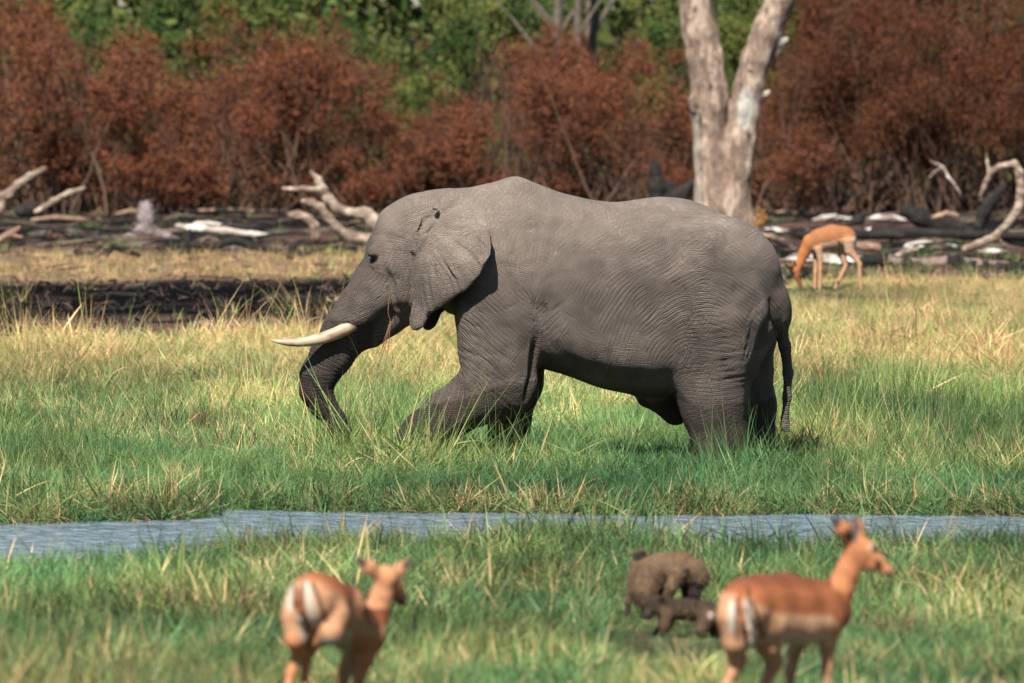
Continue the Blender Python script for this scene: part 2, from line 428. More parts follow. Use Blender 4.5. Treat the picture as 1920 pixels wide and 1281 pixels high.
def height(x, y):
    h = np.interp(y, YP, HP)
    h = h + 0.06 * fbm(x * 0.5, y * 0.35, oct=3, seed=1)
    burnt = sstep(136, 150, y) * (1 - sstep(230, 300, y))
    h = h + burnt * (.045 + .085 * sstep(160, 168, y)) * fbm(x * 0.9, y * 0.5, oct=4, seed=2) + 0.02 * fbm(x * 3, y * 3, oct=2, seed=3)
    nb = near_bank(x); fb = far_bank(x)
    h = h - .13 * (1 - sstep(fb, fb + 2.5, y)) * sstep(fb - .5, fb, y)
    inn = sstep(nb - 0.1, nb + 0.5, y) * (1 - sstep(fb - 0.35, fb + 0.05, y))
    return h * (1 - inn) + inn * (-0.9)
ys = np.concatenate([np.arange(-40, 50, 4.0), np.arange(50, 76, 0.4), np.arange(76, 100, 0.15), np.arange(100, 240, 0.4), 240 * 1.09 ** np.arange(0, 33)])
xs = np.concatenate([-14 * 1.16 ** np.arange(30, 0, -1), np.arange(-14, 14.01, 0.22), 14 * 1.16 ** np.arange(1, 31)])
GX, GY = np.meshgrid(xs, ys, indexing='ij')
GZ = height(GX, GY)
nx, ny = GX.shape
ii = (np.arange(nx - 1)[:, None] * ny + np.arange(ny - 1)[None, :]).ravel()
GF = np.stack([ii, ii + ny, ii + ny + 1, ii + 1], 1)
me = mesh_np('ground', np.stack([GX, GY, GZ], -1).reshape(-1, 3), GF)
x_, y_ = GX.ravel(), GY.ravel()
pxg = x_ / np.maximum(y_, 20) * FPX + 960
def burnt_mask(x, y):
    px = x / np.maximum(y, 20) * FPX + 960
    edge = np.interp(px, [0, 600, 1400, 1500, 1920], [134, 136, 148, 161, 160]) + 1.5 * fbm(x * .8, y * .1, oct=3, seed=8)
    strip = sstep(160, 163, y + 2 * fbm(x * .7, y * .2, oct=3, seed=4)) * (1 - sstep(177, 182, y + 3 * fbm(x * .7, y * .2, oct=3, seed=5))) * (1 - sstep(800, 1300, px))
    return sstep(edge - 1, edge + 1, y), strip
bm, st = burnt_mask(x_, y_)
soil = np.array([0.075, 0.070, 0.038]); char = np.array([0.013, 0.012, 0.013]); bare = np.array([0.21, 0.125, 0.095]); ashc = np.array([0.30, 0.27, 0.25])
cg = np.tile(soil, (len(x_), 1))
nb_ = fbm(x_ * 0.8, y_ * 0.28, oct=4, seed=12); nc_ = fbm(x_ * 1.3, y_ * 0.4, oct=3, seed=13)
cb_ = char + (bare - char) * (sstep(0.06, 0.34, nb_) * 0.5)[:, None]
cb_ = cb_ + (ashc - cb_) * (sstep(0.26, 0.42, nc_) * 0.5)[:, None]
leftdark = (sstep(141, 145, y_) * (1 - sstep(158, 162, y_)))[:, None]
cb_ = cb_ * (1 - 0.72 * leftdark)
cg = cg * (1 - bm[:, None]) + cb_ * bm[:, None]
cg = cg * (1 - 0.75 * (st * bm)[:, None]) + np.array([0.23, 0.16, 0.10]) * 0.75 * (st * bm)[:, None]
mud = sstep(-0.30, -0.38, GZ.ravel())[:, None]
cg = cg * (1 - mud) + np.array([0.035, 0.028, 0.02]) * mud
attr_col(me, 'col', cg)
tag(obj('ground', me, M_GROUND), kind='structure')
wx = np.linspace(-60, 60, 25); wy = np.linspace(74, 101, 25)
WX, WY = np.meshgrid(wx, wy, indexing='ij'); ii = (np.arange(24)[:, None] * 25 + np.arange(24)[None, :]).ravel()
me = mesh_np('river_water', np.stack([WX, WY, WX * 0 + WZ], -1).reshape(-1, 3), np.stack([ii, ii + 25, ii + 26, ii + 1], 1))
tag(obj('river_water', me, M_WATER), kind='structure')

def on_ground(v, up=0.0):
    return Vector((v.x, v.y, float(height(np.array([v.x]), np.array([v.y]))[0]) + up))

# ------------------------------------------------------------------ the elephant
S0 = 203.17; ED = 105.0; EX0 = 1000.0
EZ0 = -0.30
def ex(px): return (px - EX0) / S0
def ez(py): return CAMZ - EZ0 - py / S0
def E4(l):
    return [(ex(p[0]), p[2], ez(p[1]), p[3] / S0) for p in l]

def build_elephant():
    root = empty('elephant', ((EX0 - 960) / S0, ED, EZ0), 'huge grey bull elephant wading through the marsh grass with its trunk curled down', 'elephant')
    h = 0.0155
    V_ = Vol((ex(545), -1.05, ez(905)), (ex(1500), 1.05, ez(318)), h)
    # torso as a loft of cross-sections
    st = np.array([
        (850, 378, 590, .33), (880, 360, 615, .42), (910, 349, 640, .47), (940, 336, 660, .53), (968, 328, 676, .58), (1000, 341, 688, .65),
        (1050, 361, 700, .75), (1100, 373, 717, .81), (1150, 380, 733, .84), (1190, 375, 741, .85), (1230, 368, 745, .83), (1270, 370, 742, .79),
        (1310, 379, 735, .74), (1350, 396, 716, .74), (1400, 434, 690, .68), (1440, 485, 655, .57), (1464, 532, 620, .44)], float)
    sx = ex(st[:, 0]); tz = ez(st[:, 1]); bz = ez(st[:, 2])
    sl = V_.slc((ex(800), -1.04, ez(780)), (ex(1495), 1.04, ez(320)))
    X, Y, Z = V_.grid(sl)
    xc = np.clip(X, sx[0], sx[-1])
    xd = np.linspace(sx[0] - .3, sx[-1] + .3, 400); ker = np.exp(-.5 * (np.arange(-30, 31) * (xd[1] - xd[0]) / .05) ** 2); ker /= ker.sum()
    def prof(v):                                      # soften the piecewise-linear profile
        lin = np.interp(xd, sx, v)
        e0 = (v[1] - v[0]) / (sx[1] - sx[0]); e1 = (v[-1] - v[-2]) / (sx[-1] - sx[-2])
        lin = np.where(xd < sx[0], v[0] + e0 * (xd - sx[0]), np.where(xd > sx[-1], v[-1] + e1 * (xd - sx[-1]), lin))
        return np.interp(xc, xd, np.convolve(lin, ker, 'same'))
    t_ = prof(tz); b_ = prof(bz); w_ = prof(st[:, 3])
    zc = b_ + .28 * (t_ - b_); hzU = t_ - zc; hzL = zc - b_
    zn = np.where(Z > zc, (Z - zc) / hzU, (Z - zc) / hzL)
    wn_ = w_ * (1 - 0.14 * np.clip(zn, 0, 1) ** 1.2)
    yn = np.abs(Y) / wn_
    pw_ = np.where(zn < 0, 2.35, 2.2); rho = (np.abs(zn) ** pw_ + yn ** pw_) ** (1 / pw_)
    ex_ = np.where(X > xc, (X - xc) / .10, (X - xc) / .16)
    d = (np.sqrt(rho ** 2 + ex_ ** 2) - 1) * np.minimum(hzU, w_) * 0.9 / (1 + 2.5 * np.abs(ex_))
    V_.put(sl, d.astype(np.float32), 0.0)
    ch = V_.chain
    ch(E4([(1385, 525, -.36, 80), (1425, 570, -.36, 50), (1440, 590, -.3, 34)]), k=.10)
    ch(E4([(1385, 525, .36, 80), (1425, 570, .36, 50), (1440, 590, .3, 34)]), k=.10)
    # neck and skull
    ch(E4([(905, 450, 0, 92), (850, 446, 0, 80)]), k=.12, sy=1.15)
    for s in (-1, 1):
        ch(E4([(850, 431, s * .10, 70), (792, 428, s * .12, 67)]), k=.10)
        ch(E4([(770, 455, s * .13, 58), (752, 490, s * .14, 50)]), k=.09)
        ch(E4([(790, 500, s * .16, 48), (760, 548, s * .15, 40), (768, 580, s * .10, 26)]), k=.07)     # cheek
        ch(E4([(722, 505, s * .17, 28), (700, 560, s * .18, 30), (672, 590, s * .20, 24), (650, 606, s * .21, 17)]), k=.08)  # tusk socket
        ch(E4([(716, 462, s * .24, 13), (700, 470, s * .27, 11)]), k=.05)     # brow
    ch(E4([(760, 440, 0, 62), (735, 470, 0, 50)]), k=.08)
    # trunk
    ch(E4([(745, 475, 0, 52), (712, 530, 0, 49), (680, 580, 0, 47), (650, 622, 0, 45), (622, 665, 0, 39), (598, 703, 0, 34), (592, 732, 0, 29.5),
           (606, 760, 0, 24), (628, 788, 0, 20), (641, 815, 0, 18), (650, 845, 0, 17)]), k=.05)
    # lower jaw
    ch(E4([(770, 560, 0, 42), (728, 600, 0, 30), (697, 632, 0, 20), (684, 644, 0, 12)]), k=.035, sy=1.1)
    # near fore leg, stretched forward
    ch(E4([(930, 500, -.24, 72), (930, 590, -.33, 72), (932, 650, -.38, 69), (938, 700, -.41, 66), (944, 722, -.43, 61)]), k=.10)
    ch(E4([(944, 724, -.47, 58), (895, 740, -.48, 52), (840, 774, -.49, 45), (796, 812, -.49, 42), (762, 862, -.49, 44), (748, 892, -.49, 50)]), k=.07)
    # far fore leg
    ch(E4([(950, 560, .40, 80), (968, 660, .44, 56), (972, 720, .44, 44), (955, 800, .44, 36), (950, 895, .44, 42)]), k=.09)
    # hind legs
    ch(E4([(1345, 520, -.36, 118), (1350, 590, -.42, 98), (1343, 650, -.43, 84), (1334, 705, -.44, 70), (1338, 760, -.44, 60), (1350, 825, -.44, 49), (1366, 900, -.42, 48)]), k=.10)
    ch(E4([(1375, 540, .34, 95), (1392, 620, .38, 66), (1400, 690, .40, 48), (1405, 765, .40, 50), (1408, 830, .40, 45), (1412, 900, .40, 46)]), k=.09)
    ch(E4([(1420, 600, .05, 26), (1412, 650, .08, 28), (1400, 690, .1, 22)]), k=.05)
    # sheath, flank fold
    ch(E4([(1215, 742, 0, 22), (1250, 752, 0, 26), (1266, 772, 0, 26)]), k=.07)
    ch(E4([(1268, 690, -.40, 20), (1288, 730, -.40, 24)]), k=.08)
    # tail
    ch(E4([(1432, 520, 0, 34), (1446, 560, 0, 25), (1453, 588, 0, 19), (1463, 615, 0, 13), (1472, 650, 0, 10.5), (1478, 700, 0, 9), (1476, 745, 0, 7.5), (1472, 785, 0, 6.5), (1472, 800, 0, 7.5), (1475, 807, 0, 5)]), k=.04)
    # ears: a thick sheet within an outline
    outl = [(800, 402), (812, 385), (832, 366), (858, 357), (882, 364), (900, 378), (913, 398), (919, 425), (925, 455), (923, 476), (912, 492), (903, 512), (888, 530), (876, 544), (858, 553),
            (842, 566), (822, 578), (806, 588), (801, 602), (796, 612), (784, 620), (773, 619), (766, 608), (766, 590), (772, 562), (776, 535), (773, 505), (769, 470), (776, 432), (788, 412)]
    def ear(s, dxx=0, dzz=0):
        P = [(ex(a + dxx), ez(b + dzz)) for a, b in outl]; P.append(P[0])
        lo = (ex(750 + dxx), min(s * .2, s * 1.0), ez(632 + dzz)); hi = (ex(940 + dxx), max(s * .2, s * 1.0), ez(345 + dzz))
        sl = V_.slc(lo, hi); X, Y, Z = V_.grid(sl)
        X2 = X[:, 0, 0][:, None] + 0 * Z[0, 0, :][None, :]; Z2 = Z[0, 0, :][None, :] + 0 * X2
        d2, _ = dist_poly(X2, Z2, P)
        ins = np.zeros(X2.shape, bool)
        for i in range(len(P) - 1):
            (x1, z1), (x2, z2) = P[i], P[i + 1]
            c = ((z1 > Z2) != (z2 > Z2)) & (X2 < (x2 - x1) * (Z2 - z1) / (z2 - z1 + 1e-12) + x1)
            ins ^= c
        d2 = np.where(ins, -d2, d2)
        px = X2 * S0 + EX0 - dxx; py = (CAMZ - EZ0 - Z2) * S0 - dzz
        u = np.clip((px - 770) / 155, 0, 1); v = np.clip((py - 357) / 250, 0, 1)
        y2 = .41 + .56 * u ** 0.85 * (0.22 + 0.78 * np.clip(v * 1.9, 0, 1)) - .05 * v
        y2 = y2 + .055 * np.exp(-((px - 790) ** 2 / 500 + (py - 450) ** 2 / 2600))
        # folds radiating from the ear's root, deeper towards the hem
        ang = np.arctan2(py - 415, px - 800); rad = np.hypot(py - 415, px - 800) / 130
        y2 = y2 + .012 * np.clip(rad, 0, 1.2) * np.sin(ang * 15 + 1.5 * vnoise(px / 40, py / 40, seed=3)) + .02 * rad * vnoise(px / 34, py / 34, seed=9)
        y2 = y2 - .03 * np.exp(-d2 ** 2 / .0016) * (rad > .5)
        th = .021 + .012 * np.clip(1 - u * 1.5, 0, 1)
        d = np.maximum(d2[:, None, :] + 0.01, np.abs(Y - s * y2[:, None, :]) - th[:, None, :])
        V_.put(sl, d.astype(np.float32), .028)
    ear(-1); ear(1, 22, 4)
    # ear opening behind the temple, mouth slit
    ch(E4([(816, 402, -.50, 11), (801, 411, -.54, 17), (787, 434, -.54, 12)]), k=.02, cut=True)
    ch(E4([(738, 545, -.36, 7), (742, 580, -.30, 10), (735, 606, -.26, 7)]), k=.04, cut=True)
    V, F = V_.mesh(); V = relax(V, F, 2)
    N = normals(V, F)
    px = V[:, 0] * S0 + EX0; py = (CAMZ - EZ0 - V[:, 2]) * S0
    near = sstep(0.25, -0.25, N[:, 1]) * (V[:, 1] < 0.1)
    disp = np.zeros(len(V))
    def stroke(P, w, dep, pw=2):
        nonlocal disp
        d, t = dist_poly(px, py, P)
        disp += dep * np.exp(-(d / w) ** pw) * near * np.sin(np.pi * np.clip(0.12 + 0.76 * t, 0, 1))
    # bones, hollows
    stroke([(735, 395), (752, 425), (742, 452)], 14, -.035)
    stroke([(765, 440), (720, 458)], 7, -.018)
    stroke([(752, 470), (760, 520), (752, 560)], 12, .03)
    stroke([(722, 500), (735, 530), (737, 560)], 6, -.045)
    stroke([(880, 440), (930, 430)], 18, .02)
    stroke([(1003, 600), (1003, 640), (999, 700), (985, 745)], 6, -.06)
    stroke([(1020, 600), (1012, 560)], 12, -.05)
    stroke([(985, 470), (1000, 540), (995, 600)], 30, .03)
    stroke([(905, 420), (880, 500)], 30, -.03)
    stroke([(1040, 400), (1180, 440), (1300, 430)], 26, .02)
    stroke([(1255, 470), (1290, 430), (1330, 440)], 16, .03)
    stroke([(1230, 580), (1262, 640), (1258, 700)], 16, -.03)
    stroke([(1445, 585), (1425, 640), (1408, 700), (1402, 780)], 8, -.05)
    stroke([(1442, 560), (1452, 600), (1458, 630)], 5, -.05)
    stroke([(1030, 640), (1090, 690), (1170, 705), (1255, 700)], 14, -.02)
    stroke([(1050, 690), (1130, 722), (1230, 728)], 9, .02)
    stroke([(860, 690), (905, 700), (950, 715)], 10, -.02)
    stroke([(860, 705), (870, 735), (860, 770)], 5, -.018)
    stroke([(1260, 745), (1320, 757), (1390, 758)], 3.5, -.004)
    for q in range(5):
        stroke([(1280 - 8 * q, 470 + 12 * q), (1230 - 10 * q, 520 + 14 * q), (1180 - 8 * q, 560 + 18 * q)], 5, -.005)
        stroke([(862, 600 + 17 * q), (900, 612 + 18 * q), (955, 655 + 17 * q)], 4, -.013)
        stroke([(1425 - 2 * q, 560 + 16 * q), (1405 - 2 * q, 590 + 20 * q)], 4.5, -.014)
    # sagging folds behind the elbow, over the flank, above the knee and under the tail
    rs = np.random.RandomState(8)
    for (x0, y0, x1, y1, n_, dx, dy, sg) in ((1008, 575, 1060, 545, 7, 2, 11, 26), (1255, 520, 1190, 610, 9, 11, 9, 60), (1300, 600, 1390, 590, 12, 2, 11, 55), (1420, 545, 1400, 600, 8, -2, 12, 30), (868, 590, 965, 660, 12, 2, 11, 40), (1265, 700, 1290, 640, 6, 10, 6, 35), (1415, 610, 1436, 640, 6, -1, 14, 18)):
        for q in range(n_):
            a = rs.uniform(-6, 6, 6); t0 = rs.uniform(0, .35); t1 = rs.uniform(.6, 1)
            xa, ya, xb, yb = x0 + dx * q + a[0], y0 + dy * q + a[1], x1 + dx * q + a[2], y1 + dy * q + a[3]
            P_ = [(xa + (xb - xa) * t, ya + (yb - ya) * t + a[4] * math.sin(3.1 * t)) for t in (t0, (t0 + t1) / 2, t1)]
            stroke(P_, rs.uniform(1.8, 3.2), -rs.uniform(.005, .012))
            stroke([(x_p + 1, y_p + 5) for x_p, y_p in P_], 3.2, .004)
    # cheek and mouth wrinkles, eye lids
    for q in range(5): stroke([(748 + 6 * q, 470), (750 + 5.5 * q, 505), (756 + 5 * q, 545)], 2.0, -.010)
    for q in range(4): stroke([(690 - 2 * q, 496 + 7 * q), (704, 512 + 6 * q), (722 + 3 * q, 520 + 8 * q)], 2.2, -.010)
    stroke([(692, 478), (699, 473), (708, 477), (713, 486)], 2.6, .014); stroke([(693, 492), (702, 499), (711, 494)], 2.6, .013)
    stroke([(700, 485)], 6, -.02)
    stroke([(818, 400), (800, 408), (788, 424)], 5, -.04); stroke([(788, 424), (778, 450), (775, 490)], 4, -.025)
    stroke([(775, 480), (771, 520), (770, 560)], 3.2, -.018); stroke([(806, 418), (794, 440), (785, 466)], 4, .022); stroke([(822, 408), (806, 436), (790, 470)], 4, -.02)
    # ear pleats
    for a in ((815, 480, 842, 520, 850, 548), (822, 470, 838, 500, 858, 522), (800, 500, 806, 540, 812, 575), (850, 450, 880, 470, 900, 500), (840, 440, 890, 440, 912, 460), (790, 520, 796, 560, 790, 600), (860, 430, 892, 418, 912, 425), (835, 490, 856, 530, 862, 548)):
        stroke([(a[0], a[1]), (a[2], a[3]), (a[4], a[5])], 3.2, -.016)
        stroke([(a[0] + 8, a[1]), (a[2] + 8, a[3]), (a[4] + 7, a[5])], 4, .011)
    # trunk rings as real relief
    TR = [(715, 510), (680, 580), (650, 622), (622, 665), (598, 703), (592, 732), (606, 760), (628, 788), (650, 845)]
    dT, tT = dist_poly(px, py, TR)
    tr = (dT < 62) * sstep(715, 660, px) * (py > 500)
    rings = np.abs(np.sin(tT * 150 + 2.0 * fbm(px / 30, py / 30, V[:, 1] * 5, oct=2)))
    disp += tr * sstep(0.1, 0.5, tT) * 0.007 * (rings - .6)
    tailm = (px > 1460) * (py > 612)
    disp += tailm * .004 * (np.abs(np.sin(py * .5 + vnoise(px / 9, py / 9))) - .6)
    disp += .010 * fbm(V[:, 0] * 3.5, V[:, 1] * 3.5, V[:, 2] * 3.5, oct=3, seed=21) * (tailm < .5)
    V = V + N * disp[:, None]
    # wrinkle directions: (px, py, degrees of the crease lines, strength, second angle, second strength)
    CP = [(900, 400, 60, .15, 150, .2), (970, 370, 30, .2, 120, .3), (1080, 420, 25, .15, 125, .3), (1200, 400, 5, .1, 60, .15), (1300, 400, -20, .45, 40, .25), (1400, 460, -50, .35, 20, .35),
          (1000, 480, 95, .35, 160, .45), (1080, 520, 60, .4, 140, .5), (1150, 480, 35, .35, 120, .4), (1250, 470, 30, .8, 110, .45), (1310, 480, 60, .6, 0, .4), (1360, 520, -30, .6, 40, .5),
          (1200, 560, 38, 1.0, 130, .6), (1130, 600, 62, .7, 145, .7), (1060, 600, 80, .6, 150, .8), (1030, 590, 30, .9, 100, .8), (1270, 560, 25, .9, 120, .6), (1330, 580, -12, 1.1, 60, .8),
          (1400, 570, -38, 1.2, 40, .8), (1430, 610, -62, 1.2, 30, .7), (1350, 640, -10, .8, 60, 1.0), (1270, 640, 50, 1.1, 130, .9), (1180, 650, 70, .8, 0, .6), (1100, 680, 85, .5, 0, .5),
          (1200, 710, 80, .35, 0, .2), (1340, 690, -8, .55, 50, .9), (1330, 740, -5, .5, 70, .5), (1340, 800, 50, .7, -30, .5), (1430, 770, 60, .5, -10, .7), (1430, 690, 45, .8, -20, .4),
          (940, 560, -40, .7, 50, .7), (900, 600, -30, 1.1, 60, .5), (960, 620, -42, .9, 50, 1.1), (980, 660, -50, .8, 40, 1.1), (890, 660, -32, 1.3, 60, .4), (930, 700, -40, .9, 45, .6),
          (960, 730, 50, .6, -20, .4), (870, 745, 85, .5, 5, .5), (820, 780, 75, .5, 0, .6), (1020, 680, 20, .8, 90, .6),
          (700, 560, 35, .8, 120, .4), (680, 600, 30, .8, 110, .4), (650, 560, 20, .7, 110, .3), (720, 470, 60, .4, 0, .3), (740, 400, 20, .2, 110, .2), (800, 380, 10, .2, 100, .3),
          (760, 500, 88, .8, 0, .2), (640, 650, -30, .8, 60, .3), (600, 700, -25, .9, 60, .4), (600, 745, 20, .9, 110, .3), (630, 790, 40, .9, 120, .3),
          (850, 430, 10, .06, 90, .1), (830, 500, 70, .10, 0, .1), (790, 580, 85, .12, 0, .1), (890, 450, 20, .12, 90, .1), (1476, 700, 0, .8, 90, .1), (1472, 780, 0, .8, 90, .1)]
    cp = np.array(CP, float)
    Dm = (px[:, None] - cp[None, :, 0]) ** 2 + (py[:, None] - cp[None, :, 1]) ** 2
    Wt = np.exp(-Dm / (2 * 42.0 ** 2)) + 1e-6 / (1 + Dm); Wt /= Wt.sum(1, keepdims=True)
    ja = 0.10 * vnoise(px / 90, py / 90, seed=31)
    def dbl(a, j):
        an = np.arctan2(Wt @ np.sin(2 * np.radians(a)), Wt @ np.cos(2 * np.radians(a))) + 2 * j + math.pi
        return np.stack([np.cos(an) * .5 + .5, np.sin(an) * .5 + .5, 0 * an], 1)
    me = mesh_np('elephant_body', V, F)
    # gabor orientation is the direction of variation: perpendicular to the creases
    attr_col(me, 'theta', dbl(cp[:, 2], ja)); attr_col(me, 'theta2', dbl(cp[:, 4], -ja))
    attr_f(me, 'amp', Wt @ cp[:, 3]); attr_f(me, 'amp2', Wt @ cp[:, 5])
    base = np.array([0.190, 0.154, 0.136]); dust_lit = np.array([0.43, 0.355, 0.30]); wet = np.array([0.052, 0.038, 0.033])
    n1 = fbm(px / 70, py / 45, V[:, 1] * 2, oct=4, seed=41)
    k = np.clip(sstep(560, 370, py) * .75 + n1 * .5 + .1, 0, 1) * sstep(680, 730, px)  # upper body painted lighter as if sunlit, mixed with dusty patches
    k = np.clip(k + (.5 + .5 * n1) * np.exp(-((px - 852) ** 2 + (py - 455) ** 2) / 4200), 0, 1)  # same sunlit tone painted onto the ear
    col = base + (dust_lit - base) * k[:, None]
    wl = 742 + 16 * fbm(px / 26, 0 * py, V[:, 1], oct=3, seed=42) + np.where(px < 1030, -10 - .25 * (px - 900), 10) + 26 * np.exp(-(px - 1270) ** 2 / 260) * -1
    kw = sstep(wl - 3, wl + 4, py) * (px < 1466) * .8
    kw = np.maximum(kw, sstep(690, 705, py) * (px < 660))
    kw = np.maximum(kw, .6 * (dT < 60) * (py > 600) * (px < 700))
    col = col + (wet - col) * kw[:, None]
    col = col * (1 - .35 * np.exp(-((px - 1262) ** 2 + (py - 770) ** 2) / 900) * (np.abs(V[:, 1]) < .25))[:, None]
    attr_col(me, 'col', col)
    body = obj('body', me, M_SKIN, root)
    def tusk(s, f):
        pts = [(705, 574, .20, 13), (684, 592, .225, 13), (662, 607, .25, 12.6), (636, 622, .27, 12), (605, 633, .285, 11.5), (575, 639, .29, 9.5), (545, 641.5, .28, 7), (522, 639, .26, 4.2), (508, 636, .245, 1.2)]
        P = np.array([(ex(700 + (p[0] - 700) * f), s * p[2], ez(p[1]), p[3] / S0) for p in pts])
        t = np.linspace(0, len(P) - 1, 40); Q = np.stack([np.interp(t, np.arange(len(P)), P[:, k]) for k in range(4)], 1)
        for _ in range(3): Q[1:-1] = (Q[:-2] + Q[1:-1] * 2 + Q[2:]) / 4
        Vt, Ft = tube(Q, 14); m_ = mesh_np('tusk', Vt, Ft)
        n = fbm(Vt[:, 0] * 9, Vt[:, 1] * 14, Vt[:, 2] * 14, oct=3, seed=5)
        c = np.array([.46, .35, .25]) + (np.array([.19, .10, .055]) - np.array([.46, .35, .25])) * np.clip(sstep(-.1, .35, n) * .75 + .45 * sstep(ex(640), ex(690), Vt[:, 0]), 0, 1)[:, None]
        attr_col(m_, 'col', c); obj('tusk', m_, M_IVORY, root)
    tusk(-1, 1.0); tusk(1, 0.9)
    # eyes, set just proud of the skin at the lids
    for s in (-1, 1):
        m_ = (np.abs(px - 700) < 4) & (np.abs(py - 485) < 4) & (V[:, 1] * s > 0)
        yy = V[m_, 1].mean() if m_.any() else s * .3
        Ve, Fe = sphere((ex(701), yy - s * .008, ez(486)), .024)
        obj('eye', mesh_np('eye', Ve, Fe), M_EYE, root)
    # stalks of grass trailing from the mouth
    pts = [(731, 548, -.34), (728, 585, -.36), (733, 600, -.36), (722, 640, -.36), (708, 672, -.36), (690, 700, -.36)]
    P = np.array([(ex(p[0]), p[1 + 1], ez(p[1]), .0030) for p in pts]); t = np.linspace(0, 5, 20)
    Q = np.stack([np.interp(t, np.arange(6), P[:, k]) for k in range(4)], 1)
    parts = [tube(Q, 4)]
    for q in range(3):
        Q2 = Q[7:].copy(); tt = np.linspace(0, 1, len(Q2)); Q2[:, 0] += (q - 1) * .06 * tt ** 1.5 + .03 * q * tt; Q2[:, 2] += -.05 * q * tt; parts.append(tube(Q2, 4))
    Vg, Fg = join(parts); mg = mesh_np('grass_stalk', Vg, Fg); attr_col(mg, 'col', np.tile([.24, .13, .07], (len(Vg), 1)))
    g = obj('grass_stalk', mg, M_TWIG, None, root.location)
    tag(g, 'thin brown grass stalks hanging from the elephant mouth', 'grass stalk')
    return root

def sphere(c, r, n=10, m=14, sc=(1, 1, 1)):
    V = []; F = []
    for i in range(n + 1):
        a = math.pi * i / n
        for j in range(m):
            b = 2 * math.pi * j / m
            V.append((c[0] + sc[0] * r * math.sin(a) * math.cos(b), c[1] + sc[1] * r * math.sin(a) * math.sin(b), c[2] + sc[2] * r * math.cos(a)))
    for i in range(n):
        for j in range(m):
            F.append((i * m + j, (i + 1) * m + j, (i + 1) * m + (j + 1) % m, i * m + (j + 1) % m))
    return np.array(V), np.array(F)

build_elephant()

# ------------------------------------------------------------------ smaller animals
class Animal:
    """body modelled in its own frame; pts are (px, py, depth offset in m, radius px) read at distance d"""
    def __init__(s, name, d, org, h, label, cat, bounds, group=None):
        s.s = FPX / d; s.d = d
        o = W(org[0], org[1], d); s.o = np.array(o)
        g = on_ground(o); s.root = empty(name, (o.x, o.y, g.z), label, cat, group); s.o[2] = g.z
        s.h = h
        P = [s.p(bounds[0], bounds[3], bounds[4]), s.p(bounds[1], bounds[2], bounds[5])]
        lo = np.minimum(P[0], P[1]) - .05; hi = np.maximum(P[0], P[1]) + .05
        lo[2] = min(lo[2], -0.06)
        s.v = Vol(lo, hi, h)
    def p(s, px, py, yo):
        return np.array(W(px, py, s.d + yo)) - s.o
    def ch(s, pts, k=.02, sy=1.0, cut=False):
        s.v.chain([(*s.p(a[0], a[1], a[2]), a[3] / s.s) for a in pts], k, sy, cut)
    def finish(s, mat, colour):
        V, F = s.v.mesh(); V = relax(V, F, 2); N = normals(V, F)
        w = V + s.o
        px = w[:, 0] / w[:, 1] * FPX + 960
        py = 640.5 + FPX * np.tan(np.arctan2(CAMZ - w[:, 2], w[:, 1]) - PITCH)
        me = mesh_np('body', V, F); attr_col(me, 'col', colour(px, py, w[:, 1] - s.d, N, V))
        obj('body', me, mat, s.root); s.m = (V, F, N, colour(px, py, w[:, 1] - s.d, N, V))
        return s
    def fur(s, n, L):
        V, F, N, c = s.m; rs = np.random.RandomState(4); f = rs.randint(0, len(V), n)
        d = N[f] * .75 + np.array([0, 0, -.6]) + rs.normal(0, .22, (n, 3)); d /= np.linalg.norm(d, axis=1)[:, None]
        b = V[f] - N[f] * .004; t = np.cross(d, rs.normal(0, 1, (n, 3))); t /= np.linalg.norm(t, axis=1)[:, None]
        l = (L * rs.uniform(.5, 1.2, n))[:, None]
        P = np.stack([b - t * .003, b + t * .003, b + d * l], 1).reshape(-1, 3)
        me = mesh_np('fur', P, np.arange(n * 3).reshape(n, 3), smooth=False)
        attr_col(me, 'col', np.repeat(c[f] * rs.uniform(.6, 1.7, n)[:, None], 3, 0))
        tag(obj('fur', me, M_FUR, s.root), kind='stuff')
    def eye(s, px, py, yo, r):
        c = s.p(px, py, yo); Ve, Fe = sphere(c, r / s.s, 8, 10)
        obj('eye', mesh_np('eye', Ve, Fe), M_EYE, s.root)
    def legs_down(s, px, py, yo):
        """pixel height where the ground lies under this foot"""
        w = W(px, py, s.d + yo); g = on_ground(w); return (CAMZ - g.z) / (s.d + yo) * FPX

RED = np.array([.285, .098, .040]); DRED = np.array([.16, .050, .024]); TAN = np.array([.42, .225, .125]); WHT = np.array([.45, .395, .33]); BLK = np.array([.02, .016, .015])
def lerp(a, b, t): return a + (b - a) * t[:, None]
def paint(col, px, py, P, w, c, mask, soft=2.0):
    d, _ = dist_poly(px, py, P); t = (1 - sstep(w - soft, w + soft, d)) * mask
    return lerp(col, c, t)

